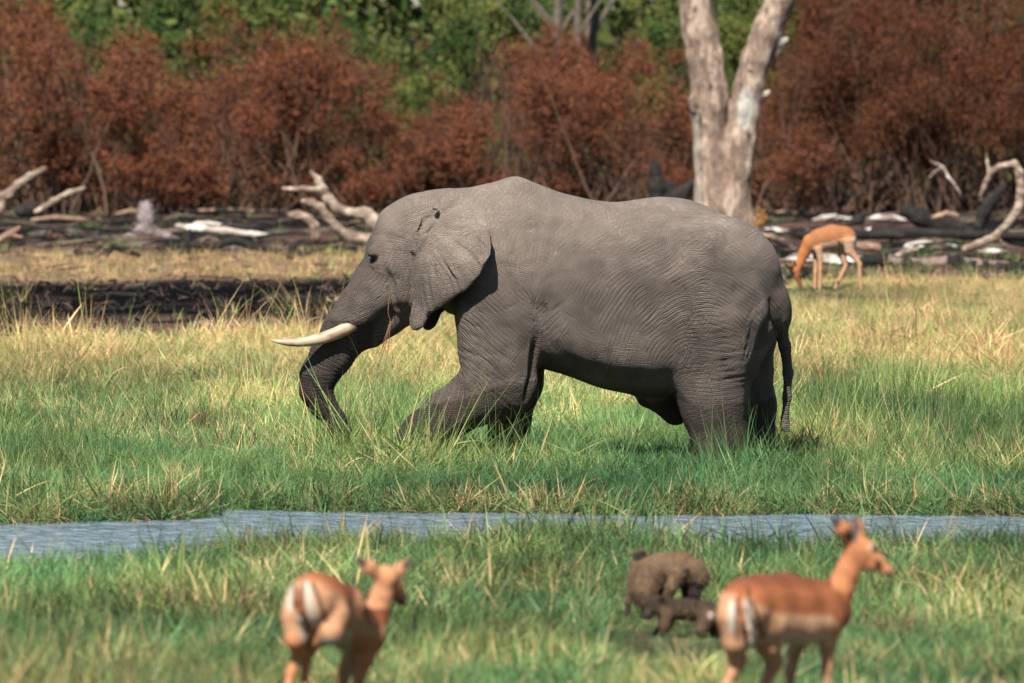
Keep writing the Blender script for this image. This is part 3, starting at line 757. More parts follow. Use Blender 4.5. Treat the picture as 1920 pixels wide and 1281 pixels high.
def impala_right():
    a = Animal('impala', 61.0, (1450, 1380), .011, 'hornless impala with raised head looking right beside the two baboons', 'impala', (1300, 1690, 955, 1400, -.35, 1.0), 'impalas')
    G = lambda x, y, yo: a.legs_down(x, y, yo)
    ch = a.ch
    ch([(1402, 1138, .0, 50), (1430, 1134, .12, 53), (1480, 1138, .32, 55), (1525, 1144, .5, 54), (1556, 1148, .62, 42)], .04)
    ch([(1400, 1128, .0, 44), (1470, 1118, .3, 38), (1535, 1128, .55, 34)], .05)
    ch([(1392, 1150, -.02, 46), (1392, 1180, -.02, 36)], .05)
    ch([(1440, 1165, .08, 44), (1500, 1172, .30, 36), (1545, 1168, .46, 36)], .05)
    # hind legs
    f = G(1345, 1380, -.15)
    ch([(1378, 1160, -.10, 36), (1378, 1205, -.10, 22), (1384, 1240, -.02, 15), (1360, 1290, -.06, 9), (1346, f - 40, -.10, 8), (1340, f, -.12, 9)], .03)
    f = G(1425, 1380, .1)
    ch([(1425, 1165, .08, 38), (1440, 1210, .10, 24), (1452, 1240, .2, 16), (1432, 1290, .2, 10), (1424, f - 40, .2, 8), (1420, f, .2, 9)], .03)
    # fore legs
    f = G(1553, 1380, .45)
    ch([(1556, 1160, .48, 28), (1552, 1205, .46, 16), (1550, 1250, .45, 10), (1551, 1310, .45, 9), (1553, f, .45, 9)], .03)
    ch([(1520, 1175, .70, 26), (1492, 1215, .72, 14), (1482, 1260, .72, 10), (1478, 1320, .72, 8), (1478, G(1478, 1360, .72), .72, 8)], .03)
    # neck, head
    ch([(1550, 1138, .58, 40), (1572, 1108, .60, 28), (1589, 1072, .60, 21), (1601, 1036, .60, 20)], .03, .75)
    ch([(1606, 1026, .60, 25), (1622, 1034, .60, 22), (1645, 1054, .60, 14), (1664, 1070, .60, 9), (1668, 1073, .60, 8)], .025, .75)
    ch([(1603, 1040, .60, 20), (1630, 1058, .60, 14)], .02, .7)
    for s, tip in ((-1, (1563, 974)), (1, (1604, 970))):
        bx = 1594 if s < 0 else 1610
        ch([(bx, 1012, .60 + s * .04, 9), ((bx + tip[0]) / 2, (1008 + tip[1]) / 2, .60 + s * .09, 15), (tip[0], tip[1] - 2, .60 + s * .10, 5)], .012, .5)
    # tail
    ch([(1396, 1100, -.14, 9), (1394, 1140, -.19, 9), (1402, 1180, -.19, 8), (1408, 1205, -.18, 5)], .015)
    def colour(px, py, yo, N, V):
        line = np.interp(px, [1340, 1400, 1450, 1500, 1560, 1600], [1105, 1118, 1145, 1150, 1152, 1200])
        c = lerp(np.tile(TAN, (len(px), 1)), RED, sstep(line + 6, line - 4, py))
        c = lerp(c, DRED, sstep(1112, 1086, py) * (px < 1570))
        c = lerp(c, TAN * np.array([1.35, 1.5, 1.65]), sstep(1150, 1162, py) * (px > 1462) * (px < 1560) * (py < 1215) * .8)
        c = lerp(c, WHT, sstep(-.45, -.85, N[:, 2]) * (py > 1150) * (py < 1260) * .9)
        c = lerp(c, WHT, sstep(1180, 1205, py) * (px > 1465) * (px < 1545) * .5)
        leg = (py > 1215) * 1.0
        c = lerp(c, TAN * .95, leg * .6)
        rump = (yo < .16) * 1.0
        c = paint(c, px, py, [(1374, 1132), (1370, 1180)], 7, WHT, rump, 4)
        c = paint(c, px, py, [(1397, 1132), (1406, 1170), (1412, 1225)], 9, WHT, rump, 5)
        c = paint(c, px, py, [(1388, 1105), (1390, 1150), (1400, 1190)], 6, RED, rump, 3)
        c = paint(c, px, py, [(1380, 1122), (1382, 1200)], 2.5, BLK, rump, 2)
        c = paint(c, px, py, [(1410, 1128), (1420, 1155), (1430, 1195)], 3.2, BLK, rump, 2)
        c = paint(c, px, py, [(1394, 1170), (1402, 1208)], 3.5, BLK, rump, 2)
        hd = (px > 1560) & (py < 1110)
        c = np.where(hd[:, None], lerp(np.tile(TAN * np.array([1, .82, .7]), (len(px), 1)), RED * 1.25, sstep(1650, 1600, px) * .4), c)
        c = paint(c, px, py, [(1607, 990), (1598, 1008)], 9, BLK * 3, hd * 1.0, 5)
        c = paint(c, px, py, [(1566, 978), (1560, 970)], 12, BLK * 2, hd * 1.0, 5); c = paint(c, px, py, [(1603, 968), (1604, 980)], 7, BLK * 3, hd * 1.0, 4)
        c = paint(c, px, py, [(1668, 1076)], 6, BLK * 4, hd * 1.0, 4); c = paint(c, px, py, [(1632, 1022), (1635, 1030)], 2.5, WHT, hd * 1.0, 4)
        c = paint(c, px, py, [(1660, 1082), (1640, 1078)], 6, WHT, hd * 1.0, 4)
        return c
    a.finish(M_FUR, colour)
    a.eye(1641, 1030, .50, 6)

def impala_left():
    a = Animal('impala', 61.5, (600, 1390), .011, 'hornless impala seen from behind with white rump, ears spread, left of the baboons', 'impala', (500, 790, 1035, 1400, -.35, 1.1), 'impalas')
    G = lambda x, y, yo: a.legs_down(x, y, yo); ch = a.ch
    ch([(582, 1132, .0, 48), (598, 1130, .12, 52), (628, 1150, .36, 55), (658, 1174, .60, 47), (682, 1192, .74, 37)], .04)
    ch([(588, 1118, .05, 42), (640, 1140, .40, 38), (686, 1188, .72, 26)], .05)
    ch([(556, 1150, -.04, 28), (560, 1185, -.04, 24)], .05)
    f = G(530, 1380, -.1)
    ch([(553, 1160, -.06, 26), (553, 1200, -.08, 19), (560, 1225, 0, 12), (546, 1262, -.03, 9), (534, 1310, -.08, 8), (530, f, -.1, 9)], .025)
    f = G(568, 1380, .05)
    ch([(624, 1156, .04, 33), (620, 1186, -.04, 22), (590, 1206, .02, 12), (574, 1232, .08, 11), (570, 1300, .05, 8), (568, f, .05, 9)], .025)
    f = G(670, 1390, .7)
    ch([(694, 1196, .70, 27), (684, 1235, .68, 17), (674, 1265, .68, 11), (669, 1320, .68, 10), (668, f, .68, 10)], .03)
    ch([(668, 1215, .85, 26), (648, 1255, .88, 14), (640, 1290, .88, 10), (640, G(640, 1380, .88), .88, 9)], .03)
    ch([(688, 1192, .72, 35), (704, 1152, .74, 25), (716, 1115, .74, 20), (722, 1090, .74, 20)], .03, .8)
    ch([(724, 1084, .74, 25), (738, 1100, .80, 19), (748, 1118, .86, 13), (754, 1128, .88, 10)], .022, .8)
    ch([(712, 1078, .70, 9), (691, 1063, .68, 15), (668, 1046, .66, 5)], .012, .5)
    ch([(738, 1078, .82, 8), (754, 1065, .84, 13), (770, 1049, .84, 5)], .012, .5)
    ch([(562, 1092, -.10, 8), (558, 1125, -.15, 9), (566, 1160, -.14, 8), (576, 1180, -.13, 4)], .015)
    def colour(px, py, yo, N, V):
        c = np.tile(TAN, (len(px), 1))
        line = np.interp(px, [530, 575, 600, 640, 670, 695], [1086, 1084, 1090, 1112, 1142, 1172])
        c = lerp(c, RED, sstep(line + 14, line - 8, py))
        c = lerp(c, DRED, sstep(line - 4, line - 26, py))
        c = lerp(c, TAN * np.array([1., .75, .6]), (py > 1190) * .7)
        rump = (yo < .1) * (N[:, 1] < .3) * 1.0
        c = paint(c, px, py, [(545, 1102), (541, 1140)], 6, WHT, rump, 4)
        c = paint(c, px, py, [(574, 1100), (582, 1135), (590, 1168)], 8, WHT, rump, 5)
        c = paint(c, px, py, [(562, 1155), (572, 1195)], 8, WHT * .8, rump, 5)
        c = paint(c, px, py, [(552, 1100), (553, 1140)], 2.4, BLK, rump, 2)
        c = paint(c, px, py, [(585, 1094), (598, 1125), (612, 1165)], 3.0, BLK, rump, 2)
        c = paint(c, px, py, [(562, 1110), (562, 1140), (578, 1180)], 6, RED * .9, rump, 3)
        c = paint(c, px, py, [(565, 1150), (579, 1180)], 5, BLK, rump, 2)
        c = lerp(c, WHT, sstep(-.1, -.6, N[:, 2]) * (py > 1180) * (px > 600) * (px < 660))
        hd = (px > 665) & (py < 1140)
        c = np.where(hd[:, None], lerp(np.tile(TAN * np.array([1.05, .95, .9]), (len(px), 1)), RED, sstep(1130, 1165, py) * .5), c)
        c = paint(c, px, py, [(678, 1054), (671, 1050)], 10, BLK * 3, hd * 1.0, 4); c = paint(c, px, py, [(768, 1052), (760, 1060)], 7, BLK * 3, hd * 1.0, 4)
        c = paint(c, px, py, [(752, 1132)], 9, BLK * 3, hd * 1.0, 5)
        c = paint(c, px, py, [(672, 1240), (668, 1300)], 9, WHT, (yo < .62) * 1.0, 4)
        return c
    a.finish(M_FUR, colour)
    a.eye(751, 1094, .80, 6.5)

def impala_far():
    a = Animal('impala', 157.0, (1560, 535), .012, 'grazing horned impala ram with lowered head beyond the elephant rump', 'impala', (1460, 1630, 410, 545, -.25, .25), 'impalas')
    G = lambda x, y, yo: a.legs_down(x, y, yo); ch = a.ch
    ch([(1584, 443, 0, 19), (1560, 445, 0, 23.5), (1538, 450, 0, 21.5), (1522, 456, 0, 17)], .03, .8)
    ch([(1592, 446, 0, 14), (1594, 456, -.02, 12)], .03)
    ch([(1520, 454, 0, 15), (1508, 474, 0, 10.5), (1499, 494, -.01, 8), (1494, 507, -.02, 7)], .025, .75)
    ch([(1491, 509, -.02, 8), (1495, 519, -.03, 7), (1499, 530, -.04, 4.2), (1500, 537, -.04, 3.6)], .015, .8)
    ch([(1534, 466, -.07, 9), (1538, 482, -.07, 5.5), (1538, 505, -.07, 3.8), (1537, G(1537, 535, -.07), -.07, 3.2)], .02)
    ch([(1530, 466, .07, 8), (1530, 490, .07, 5), (1529, 510, .07, 3.8), (1528, G(1528, 535, .07), .07, 3.2)], .02)
    ch([(1592, 452, -.08, 13), (1593, 470, -.08, 9), (1607, 488, -.08, 5), (1612, 496, -.08, 4.4), (1612, 515, -.08, 3.2), (1615, G(1615, 535, -.08), -.08, 3.2)], .02)
    ch([(1580, 460, .08, 12), (1578, 478, .08, 7), (1587, 496, .08, 4.8), (1578, 516, .08, 3.6), (1566, G(1566, 535, .08), .08, 3.2)], .02)
    ch([(1487, 504, -.05, 3.5), (1482, 497, -.09, 4.5), (1479, 491, -.1, 1.5)], .008, .6)
    ch([(1497, 503, .04, 3), (1503, 498, .08, 3.5), (1507, 492, .09, 1.5)], .008, .6)
    ch([(1600, 438, 0, 3), (1602, 455, 0, 2.5), (1601, 466, 0, 1.8)], .01)
    def colour(px, py, yo, N, V):
        c = np.tile(RED * np.array([1.05, 1.25, 1.35]), (len(px), 1))
        line = np.interp(px, [1510, 1530, 1575, 1600], [470, 462, 447, 444])
        c = lerp(c, TAN * 1.12, sstep(line - 1.5, line + 1.5, py))
        c = lerp(c, WHT, (N[:, 2] < -.2) * (py > 455) * (px > 1525) * .6)
        c = lerp(c, WHT * .9, (px > 1598) * (py > 444) * (py < 470) * .8)
        c = np.where((px < 1518)[:, None], lerp(np.tile(RED * np.array([1.3, 1.4, 1.2]), (len(px), 1)), RED * .7, sstep(500, 515, py)), c)
        c = paint(c, px, py, [(1572, 453), (1575, 458)], 1.6, BLK, 1.0 * (yo < 0), 1)
        c = paint(c, px, py, [(1571, 532), (1572, 528)], 2.0, BLK, 1.0, 1); c = paint(c, px, py, [(1480, 491), (1482, 494)], 2.5, BLK * 3, 1.0, 1)
        return c
    a.finish(M_FUR, colour); a.eye(1499, 518, -.07, 1.7)
    for pts in ([(1488, 513, -.05, 3.0), (1480, 505, -.07, 2.7), (1474, 497, -.08, 2.1), (1471, 487, -.07, .8)], [(1497, 511, -.02, 3.0), (1494, 503, -.03, 2.7), (1491, 495, -.04, 2.1), (1489, 486, -.05, .8)]):
        P = np.array([(*a.p(p[0], p[1], p[2]), p[3] / a.s) for p in pts]); t = np.linspace(0, 3, 14)
        Q = np.stack([np.interp(t, np.arange(4), P[:, k]) for k in range(4)], 1); Q[:-1, 3] *= 1 + .15 * np.sin(np.arange(13) * 2.5)
        Vh, Fh = tube(Q, 8); mh = mesh_np('horn', Vh, Fh); attr_col(mh, 'col', np.tile([.03, .028, .028], (len(Vh), 1))); obj('horn', mh, M_HORN, a.root)

BB = np.array([.115, .074, .045]); BD = np.array([.035, .025, .019])
def baboon_rear():
    a = Animal('baboon', 77.0, (1235, 1175), .010, 'larger brown baboon with bent head foraging behind the smaller one', 'baboon', (1160, 1345, 1015, 1200, -.35, .45), 'baboons foraging in the grass')
    G = lambda x, y, yo: a.legs_down(x, y, yo); ch = a.ch
    ch([(1214, 1074, 0, 31), (1245, 1064, .02, 27), (1275, 1064, .02, 29), (1290, 1072, 0, 25)], .035)
    ch([(1210, 1090, -.03, 30), (1208, 1108, -.06, 27), (1214, 1130, -.1, 13), (1222, 1158, -.06, 8.5), (1216, G(1216, 1180, -.06) - 6, -.06, 9), (1228, G(1228, 1180, -.06), -.10, 8)], .03)
    ch([(1225, 1095, .12, 24), (1232, 1130, .14, 13), (1238, G(1238, 1180, .14), .14, 8)], .03)
    ch([(1268, 1080, -.10, 16), (1258, 1104, -.15, 10), (1250, 1124, -.13, 7.5), (1262, 1146, -.12, 8), (1268, G(1268, 1165, -.12), -.12, 8)], .025)
    ch([(1290, 1088, .08, 19), (1296, 1120, .08, 13), (1290, 1150, .08, 9), (1294, G(1294, 1165, .08), .08, 9)], .025)
    ch([(1302, 1074, 0, 25), (1308, 1082, 0, 23)], .025)
    ch([(1306, 1092, -.01, 15), (1303, 1112, -.02, 11), (1302, 1120, -.02, 9)], .02)
    ch([(1290, 1072, -.09, 6), (1287, 1068, -.10, 5)], .01)
    ch([(1198, 1068, 0, 8), (1200, 1046, 0, 8), (1205, 1036, 0, 7), (1194, 1040, -.01, 7), (1188, 1060, -.03, 6), (1182, 1095, -.06, 5.5), (1178, 1130, -.08, 5), (1176, 1152, -.08, 4.5)], .012)
    def colour(px, py, yo, N, V):
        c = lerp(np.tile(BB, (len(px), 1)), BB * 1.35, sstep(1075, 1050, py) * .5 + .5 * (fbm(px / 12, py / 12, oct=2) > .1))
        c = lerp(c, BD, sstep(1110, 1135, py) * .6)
        c = paint(c, px, py, [(1304, 1100), (1302, 1124)], 12, BLK * 1.6, 1.0, 5)
        c = paint(c, px, py, [(1295, 1118), (1290, 1155)], 12, BLK * 1.6, (yo > .02) * 1.0, 5)
        c = paint(c, px, py, [(1288, 1070)], 6, BLK * 2, 1.0, 3); c = paint(c, px, py, [(1203, 1040), (1194, 1044)], 9, BD, 1.0, 3)
        return c
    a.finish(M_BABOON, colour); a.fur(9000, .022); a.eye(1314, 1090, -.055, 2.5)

def baboon_front():
    a = Animal('baboon', 74.0, (1290, 1225), .010, 'smaller dark baboon standing on all fours beside the right impala rump', 'baboon', (1175, 1375, 1100, 1250, -.35, .4), 'baboons foraging in the grass')
    G = lambda x, y, yo: a.legs_down(x, y, yo); ch = a.ch
    ch([(1256, 1142, 0, 21), (1290, 1142, .03, 18), (1322, 1148, .05, 19), (1340, 1156, .05, 17)], .035)
    ch([(1240, 1136, -.02, 19), (1228, 1132, -.02, 17)], .02)
    ch([(1224, 1138, -.03, 11), (1216, 1152, -.04, 8), (1214, 1157, -.04, 6)], .015)
    ch([(1240, 1124, -.08, 5), (1242, 1120, -.09, 4)], .01)
    ch([(1252, 1152, -.08, 13), (1246, 1174, -.09, 8.5), (1242, 1200, -.09, 6), (1238, G(1238, 1225, -.09), -.09, 8)], .02)
    ch([(1255, 1155, .09, 14), (1240, 1185, .10, 10), (1220, 1206, .08, 7), (1198, G(1198, 1225, .05) - 6, .05, 7)], .02)
    ch([(1326, 1158, -.08, 17), (1314, 1182, -.12, 9.5), (1310, 1205, -.08, 6.5), (1300, G(1300, 1230, -.08), -.08, 8)], .02)
    ch([(1336, 1160, .1, 16), (1342, 1188, .1, 9.5), (1338, 1210, .1, 6.5), (1334, G(1334, 1230, .1), .1, 8)], .02)
    ch([(1348, 1148, .05, 6), (1364, 1140, .08, 6), (1372, 1165, .09, 5), (1370, 1200, .09, 4)], .012)
    def colour(px, py, yo, N, V):
        c = np.tile(BB * .8, (len(px), 1)); c = lerp(c, BD * .9, sstep(1150, 1130, py) * .8)
        c = paint(c, px, py, [(1240, 1195), (1236, 1225)], 10, BLK * 1.5, 1.0, 4)
        c = paint(c, px, py, [(1217, 1152)], 10, BLK * 2, 1.0, 4); c = paint(c, px, py, [(1241, 1122)], 6, BLK * 1.5, 1.0, 3)
        c = paint(c, px, py, [(1333, 1154)], 7, np.array([.42, .30, .27]), (N[:, 1] < 0) * 1.0, 4)
        return c
    a.finish(M_BABOON, colour); a.fur(7000, .018); a.eye(1221, 1136, -.10, 2)

impala_right(); impala_left(); impala_far(); baboon_rear(); baboon_front()

# ------------------------------------------------------------------ grass
def blade(L, w, lean, curl, az, x0, y0, seg=4, wav=0.0):
    """one blade as a tapering ribbon"""
    V = []; p = np.array([x0, y0, 0.0]); ang = lean
    dx, dy = math.cos(az), math.sin(az); sx_, sy_ = -dy, dx
    for i in range(seg + 1):
        t = i / seg; ww = w * (1 - t) ** 0.7 * 0.5 + 0.0004
        V.append(p - ww * np.array([sx_, sy_, 0])); V.append(p + ww * np.array([sx_, sy_, 0]))
        p = p + (L / seg) * np.array([math.sin(ang) * dx, math.sin(ang) * dy, math.cos(ang)])
        ang += curl / seg
    return V
def tuft(n, Lr, wr, leanr, curlr, spread, seg=4):
    V = []; F = []; rn = []; hg = []
    for b in range(n):
        o = len(V); L = R.uniform(*Lr)
        V += blade(L, R.uniform(*wr), R.uniform(*leanr), R.uniform(*curlr), R.uniform(0, 2 * math.pi), R.normal(0, spread), R.normal(0, spread), seg)
        r = R.rand()
        for i in range(seg + 1): rn += [r, r]; hg += [i / seg] * 2
        for i in range(seg): F.append((o + 2 * i, o + 2 * i + 1, o + 2 * i + 3, o + 2 * i + 2))
    me = mesh_np('grass_tuft', np.array(V), np.array(F), smooth=True)
    attr_f(me, 'rnd', rn); attr_f(me, 'hgt', hg); me.materials.append(M_GRASS)
    return me
tufts = bpy.data.collections.new('grass_tufts')     # not linked to the scene
NK = {}
def kind(name, count, **kw):
    NK[name] = (len(tufts.objects), count)
    for i in range(count):
        tufts.objects.link(bpy.data.objects.new('tuft_%02d' % len(tufts.objects), tuft(**kw)))
kind('fine', 8, n=20, Lr=(.12, .32), wr=(.006, .012), leanr=(.1, 1.1), curlr=(-.3, 1.5), spread=.07)
kind('wild', 7, n=15, Lr=(.14, .40), wr=(.007, .015), leanr=(.1, 1.35), curlr=(-.8, 1.9), spread=.09, seg=5)
kind('sedge', 5, n=11, Lr=(.40, .95), wr=(.005, .010), leanr=(.0, .50), curlr=(-.2, .5), spread=.12, seg=4)
kind('litter', 6, n=24, Lr=(.10, .40), wr=(.005, .012), leanr=(.7, 1.7), curlr=(-.6, .6), spread=.13)
kind('sprout', 4, n=10, Lr=(.05, .14), wr=(.012, .026), leanr=(.3, 1.2), curlr=(.1, 1.0), spread=.05, seg=3)
kind('broad', 6, n=11, Lr=(.22, .56), wr=(.012, .024), leanr=(.1, 1.2), curlr=(-.3, 1.5), spread=.08, seg=5)

gn = bpy.data.node_groups.new('scatter', 'GeometryNodeTree')
gn.interface.new_socket('Geometry', in_out='INPUT', socket_type='NodeSocketGeometry')
gn.interface.new_socket('Geometry', in_out='OUTPUT', socket_type='NodeSocketGeometry')
gi = gn.nodes.new('NodeGroupInput'); go = gn.nodes.new('NodeGroupOutput')
ip = gn.nodes.new('GeometryNodeInstanceOnPoints'); ci = gn.nodes.new('GeometryNodeCollectionInfo')
ci.inputs['Collection'].default_value = tufts; ci.inputs['Separate Children'].default_value = True; ci.inputs['Reset Children'].default_value = True
def named(n, t):
    x = gn.nodes.new('GeometryNodeInputNamedAttribute'); x.data_type = t; x.inputs[0].default_value = n; return x.outputs[0]
e2r = gn.nodes.new('FunctionNodeEulerToRotation')
gn.links.new(named('rot', 'FLOAT_VECTOR'), e2r.inputs[0])
gn.links.new(gi.outputs[0], ip.inputs['Points']); gn.links.new(ci.outputs[0], ip.inputs['Instance'])
ip.inputs['Pick Instance'].default_value = True
gn.links.new(named('kind_index', 'INT'), ip.inputs['Instance Index']); gn.links.new(e2r.outputs[0], ip.inputs['Rotation'])
gn.links.new(named('size', 'FLOAT_VECTOR'), ip.inputs['Scale']); gn.links.new(ip.outputs[0], go.inputs[0])

def scatter(name, x, y, kinds, prob, size, dry, shade, warm, up=None, tiltamt=.15, z=None):
    n = len(x)
    if z is None: z = height(x, y) - .012
    V = np.stack([x, y, z], 1).astype(np.float32)
    me = bpy.data.meshes.new(name); me.vertices.add(n); me.vertices.foreach_set('co', V.ravel())
    prob = np.array(prob, float)
    if prob.ndim == 1: prob = np.tile(prob, (n, 1))
    cum = np.cumsum(prob / prob.sum(1, keepdims=True), 1)
    pick = (R.rand(n)[:, None] > cum).sum(1).clip(0, len(kinds) - 1)
    st_ = np.array([NK[k][0] for k in kinds]); ct = np.array([NK[k][1] for k in kinds])
    ki = st_[pick] + (R.rand(n) * ct[pick]).astype(int)
    a = me.attributes.new('kind_index', 'INT', 'POINT'); a.data.foreach_set('value', ki.astype(np.int32))
    rot = np.stack([R.normal(0, tiltamt, n), R.normal(.05, tiltamt, n), R.uniform(0, 6.283, n)], 1)
    a = me.attributes.new('rot', 'FLOAT_VECTOR', 'POINT'); a.data.foreach_set('vector', rot.astype(np.float32).ravel())
    s = size * R.uniform(.7, 1.3, n); sz = np.stack([s, s, s * R.uniform(.85, 1.2, n)], 1)
    a = me.attributes.new('size', 'FLOAT_VECTOR', 'POINT'); a.data.foreach_set('vector', sz.astype(np.float32).ravel())
    c = np.stack([dry, shade, warm, np.ones(n)], 1).clip(0, 1.5)
    a = me.attributes.new('tint', 'FLOAT_COLOR', 'POINT'); a.data.foreach_set('color', c.astype(np.float32).ravel())
    o = obj(name, me); md = o.modifiers.new('scatter', 'NODES'); md.node_group = gn
    return o

def pts(y0, y1, dens, margin=2.2):
    """random points over the strip the camera sees between two distances, with a margin each side"""
    half = lambda y: y * 0.0455 + margin
    area = (half(y0) + half(y1)) * (y1 - y0); n = int(area * dens)
    y = R.uniform(y0, y1, n * 2); x = R.uniform(-1, 1, n * 2) * half(y1)
    k = np.abs(x) < half(y); return x[k][:n], y[k][:n]
def pxo(x, y): return x / y * FPX + 960

# near bank, from the bottom of the frame to the river
x, y = pts(50, 93, 150)
k = (y < near_bank(x) - .02); x, y = x[k], y[k]
n1 = fbm(x * .9, y * .5, oct=3, seed=51); n2 = fbm(x * 2.2, y * 1.1, oct=3, seed=52); n3 = fbm(x * .5, y * .25, oct=2, seed=53)
px = pxo(x, y)
dry = .04 + .46 * sstep(67, 57, y) + .55 * n2 + .25 * n1 + .10 * sstep(1300, 1900, px)
size = .55 + .28 * n1 + .18 * n2 + .60 * sstep(66, 60, y) * (sstep(500, 100, px)) 
size = size * (1 - .35 * np.exp(-((x / .9 - 1.4) ** 2 + ((y - 74.5) / 3) ** 2)))
size = np.where((y > 56) & (y < 73) & (px > 480), np.minimum(size, 1.0) * .85, size)
size = size * (1 - .60 * sstep(1110, 1170, px) * sstep(1440, 1380, px) * sstep(66, 70, y) * sstep(77.6, 77.0, y))
size = size * (1 + .30 * sstep(1.5, .3, near_bank(x) - y) * sstep(900, 1200, px))
size = size * (1 - .45 * ((px > 480) & (px < 800) | (px > 1290) & (px < 1740)) * sstep(62.5, 60, y))
g = scatter('grass', x, y, ['fine', 'wild', 'broad', 'litter'], [.27, .37, .27, .09], size, dry, .50 + .6 * n3 + .9 * R.rand(len(x)) - .45 + .4 * n2, .42 + .9 * n1 + .45 * sstep(68, 58, y), tiltamt=.5)
tag(g, 'lush green and straw grass on the near river bank', 'grass', kind='stuff')
# meadow on the far bank
x, y = pts(96, 122, 135); k = (y > far_bank(x) + .02); x, y = x[k], y[k]
x2, y2 = pts(122, 172, 62); x, y = np.concatenate([x, x2]), np.concatenate([y, y2])
px = pxo(x, y)
bmk, stp = burnt_mask(x, y)
k = (bmk < .5) | (R.rand(len(x)) < .003); x, y, px = x[k], y[k], px[k]
n1 = fbm(x * .7, y * .3, oct=3, seed=61); n2 = fbm(x * 2.0, y * .8, oct=3, seed=62); n3 = fbm(x * .4, y * .18, oct=2, seed=63)
far = sstep(106, 132, y)
dry = .05 + .64 * sstep(110, 129, y) + .34 * n1 + .42 * n2 + .28 * np.exp(-((px - 300) / 260) ** 2 - ((y - 112) / 3.5) ** 2)
dry = dry - .3 * np.exp(-((px - 1700) / 220) ** 2 - ((y - 117) / 5) ** 2)
size = .60 + .28 * n2 + .28 * n1 + .08 * far - .30 * sstep(134, 150, y) * sstep(1400, 1480, px)
size = size * (1 - .42 * np.exp(-((x - .5) / 2.9) ** 4 - ((y - 103.6) / 1.5) ** 4) * 0)
size = size * (1 + (.28 + .35 * np.exp(-((px - 1370) / 110) ** 2) + .3 * np.exp(-((px - 690) / 110) ** 2)) * sstep(102.0, 103.0, y) * sstep(105.6, 104.6, y) * sstep(540, 600, px) * sstep(1520, 1480, px))
bank = sstep(99.5, 98, y)
edge_n = 0
pr = np.stack([.45 + 0 * x, .33 + 0 * x, .03 + .04 * sstep(.1, .4, n1) + .0 * x, .07 + .12 * (n2 > .25), .05 + .35 * bank], 1)
g = scatter('grass', x, y, ['fine', 'wild', 'sedge', 'litter', 'broad'], pr, size, dry, .48 + .6 * n3 + .7 * R.rand(len(x)) - .35 + .4 * n2 - .12 * bank + .25 * far, .30 + .7 * n1 + .5 * far + .35 * sstep(98, 103, y) * (R.rand(len(x))), tiltamt=.45)
tag(g, 'green marsh grass turning to straw behind the elephant', 'grass', kind='stuff')
# sedge thickets, litter heaps
def patch(cx, cd, rx, ry, n, kinds, prob, size, dry, shade, warm, label):
    o = W(cx, 700, cd); x = o.x + R.normal(0, rx, n); y = cd + R.normal(0, ry, n)
    k = (y > far_bank(x) + .05) | (y < near_bank(x) - .05); x, y = x[k], y[k]; n = len(x)
    g = scatter('sedge_clump' if 'sedge' in kinds else 'straw_litter', x, y, kinds, prob, size + 0 * x, dry + .2 * R.normal(0, 1, n), shade + .1 * R.normal(0, 1, n), warm + 0 * x, tiltamt=.14)
    tag(g, label, 'sedge' if 'sedge' in kinds else 'dry grass', kind='stuff')
patch(1660, 112, .62, 1.4, 130, ['sedge', 'wild'], [.8, .2], .72, .02, .1, .05, 'dark green sedges standing in the meadow right of the elephant tail')
patch(1580, 113, .5, 1.2, 60, ['sedge', 'wild'], [.8, .2], .66, .05, .15, .1, 'thin dark sedges just right of the elephant tail')
patch(1840, 110, .5, 1.5, 60, ['sedge', 'wild'], [.7, .3], .62, .1, .25, .2, 'sedges near the right edge of the meadow')
patch(130, 110, .9, 1.6, 70, ['sedge', 'wild'], [.7, .3], .62, .05, .2, .15, 'dark sedges in the meadow at the far left')
patch(690, 107, .5, 1.2, 46, ['sedge', 'wild'], [.6, .4], .85, .15, .4, .5, 'tall sedges between the elephant trunk and foreleg')
patch(360, 111, .22, .5, 50, ['litter', 'wild'], [.5, .5], 1.15, .75, .12, .2, 'brown tangled mound of dry grass left of the trunk')
patch(470, 106.5, .28, .6, 40, ['litter'], [1], 1.2, .95, .35, .2, 'pale tangle of straw in the grass left of the trunk tip')
patch(1555, 106.5, .34, .5, 55, ['litter'], [1], 1.1, .98, .45, .2, 'tan heap of straw right of the elephant hind feet')
patch(1830, 105, .4, .5, 55, ['litter'], [1], 1.1, .95, .38, .2, 'straw tangle in the grass at the right edge')
patch(1690, 74, .12, .5, 60, ['litter'], [1], .8, .95, .30, .2, 'brown tangle of straw under the right impala muzzle')
patch(290, 96.9, .35, .2, 26, ['litter', 'wild'], [.6, .4], .8, .9, .3, .2, 'reddish dry grass hanging over the far river bank')
patch(345, 97.0, .22, .15, 40, ['litter', 'wild'], [.5, .5], .95, .85, .22, .3, 'brown tussock at the tip of the far bank on the left')
patch(250, 96.9, .2, .15, 30, ['litter', 'wild'], [.5, .5], .85, .8, .25, .3, 'second brown tussock on the far bank at the left')
patch(120, 66, .45, 2.5, 60, ['sedge', 'broad'], [.7, .3], .62, .25, .35, .5, 'tall blurred blades at the lower left corner')
patch(830, 66, .22, 2.0, 18, ['sedge', 'broad'], [.5, .5], .55, .5, .4, .7, 'long yellow green blades right of the left impala')
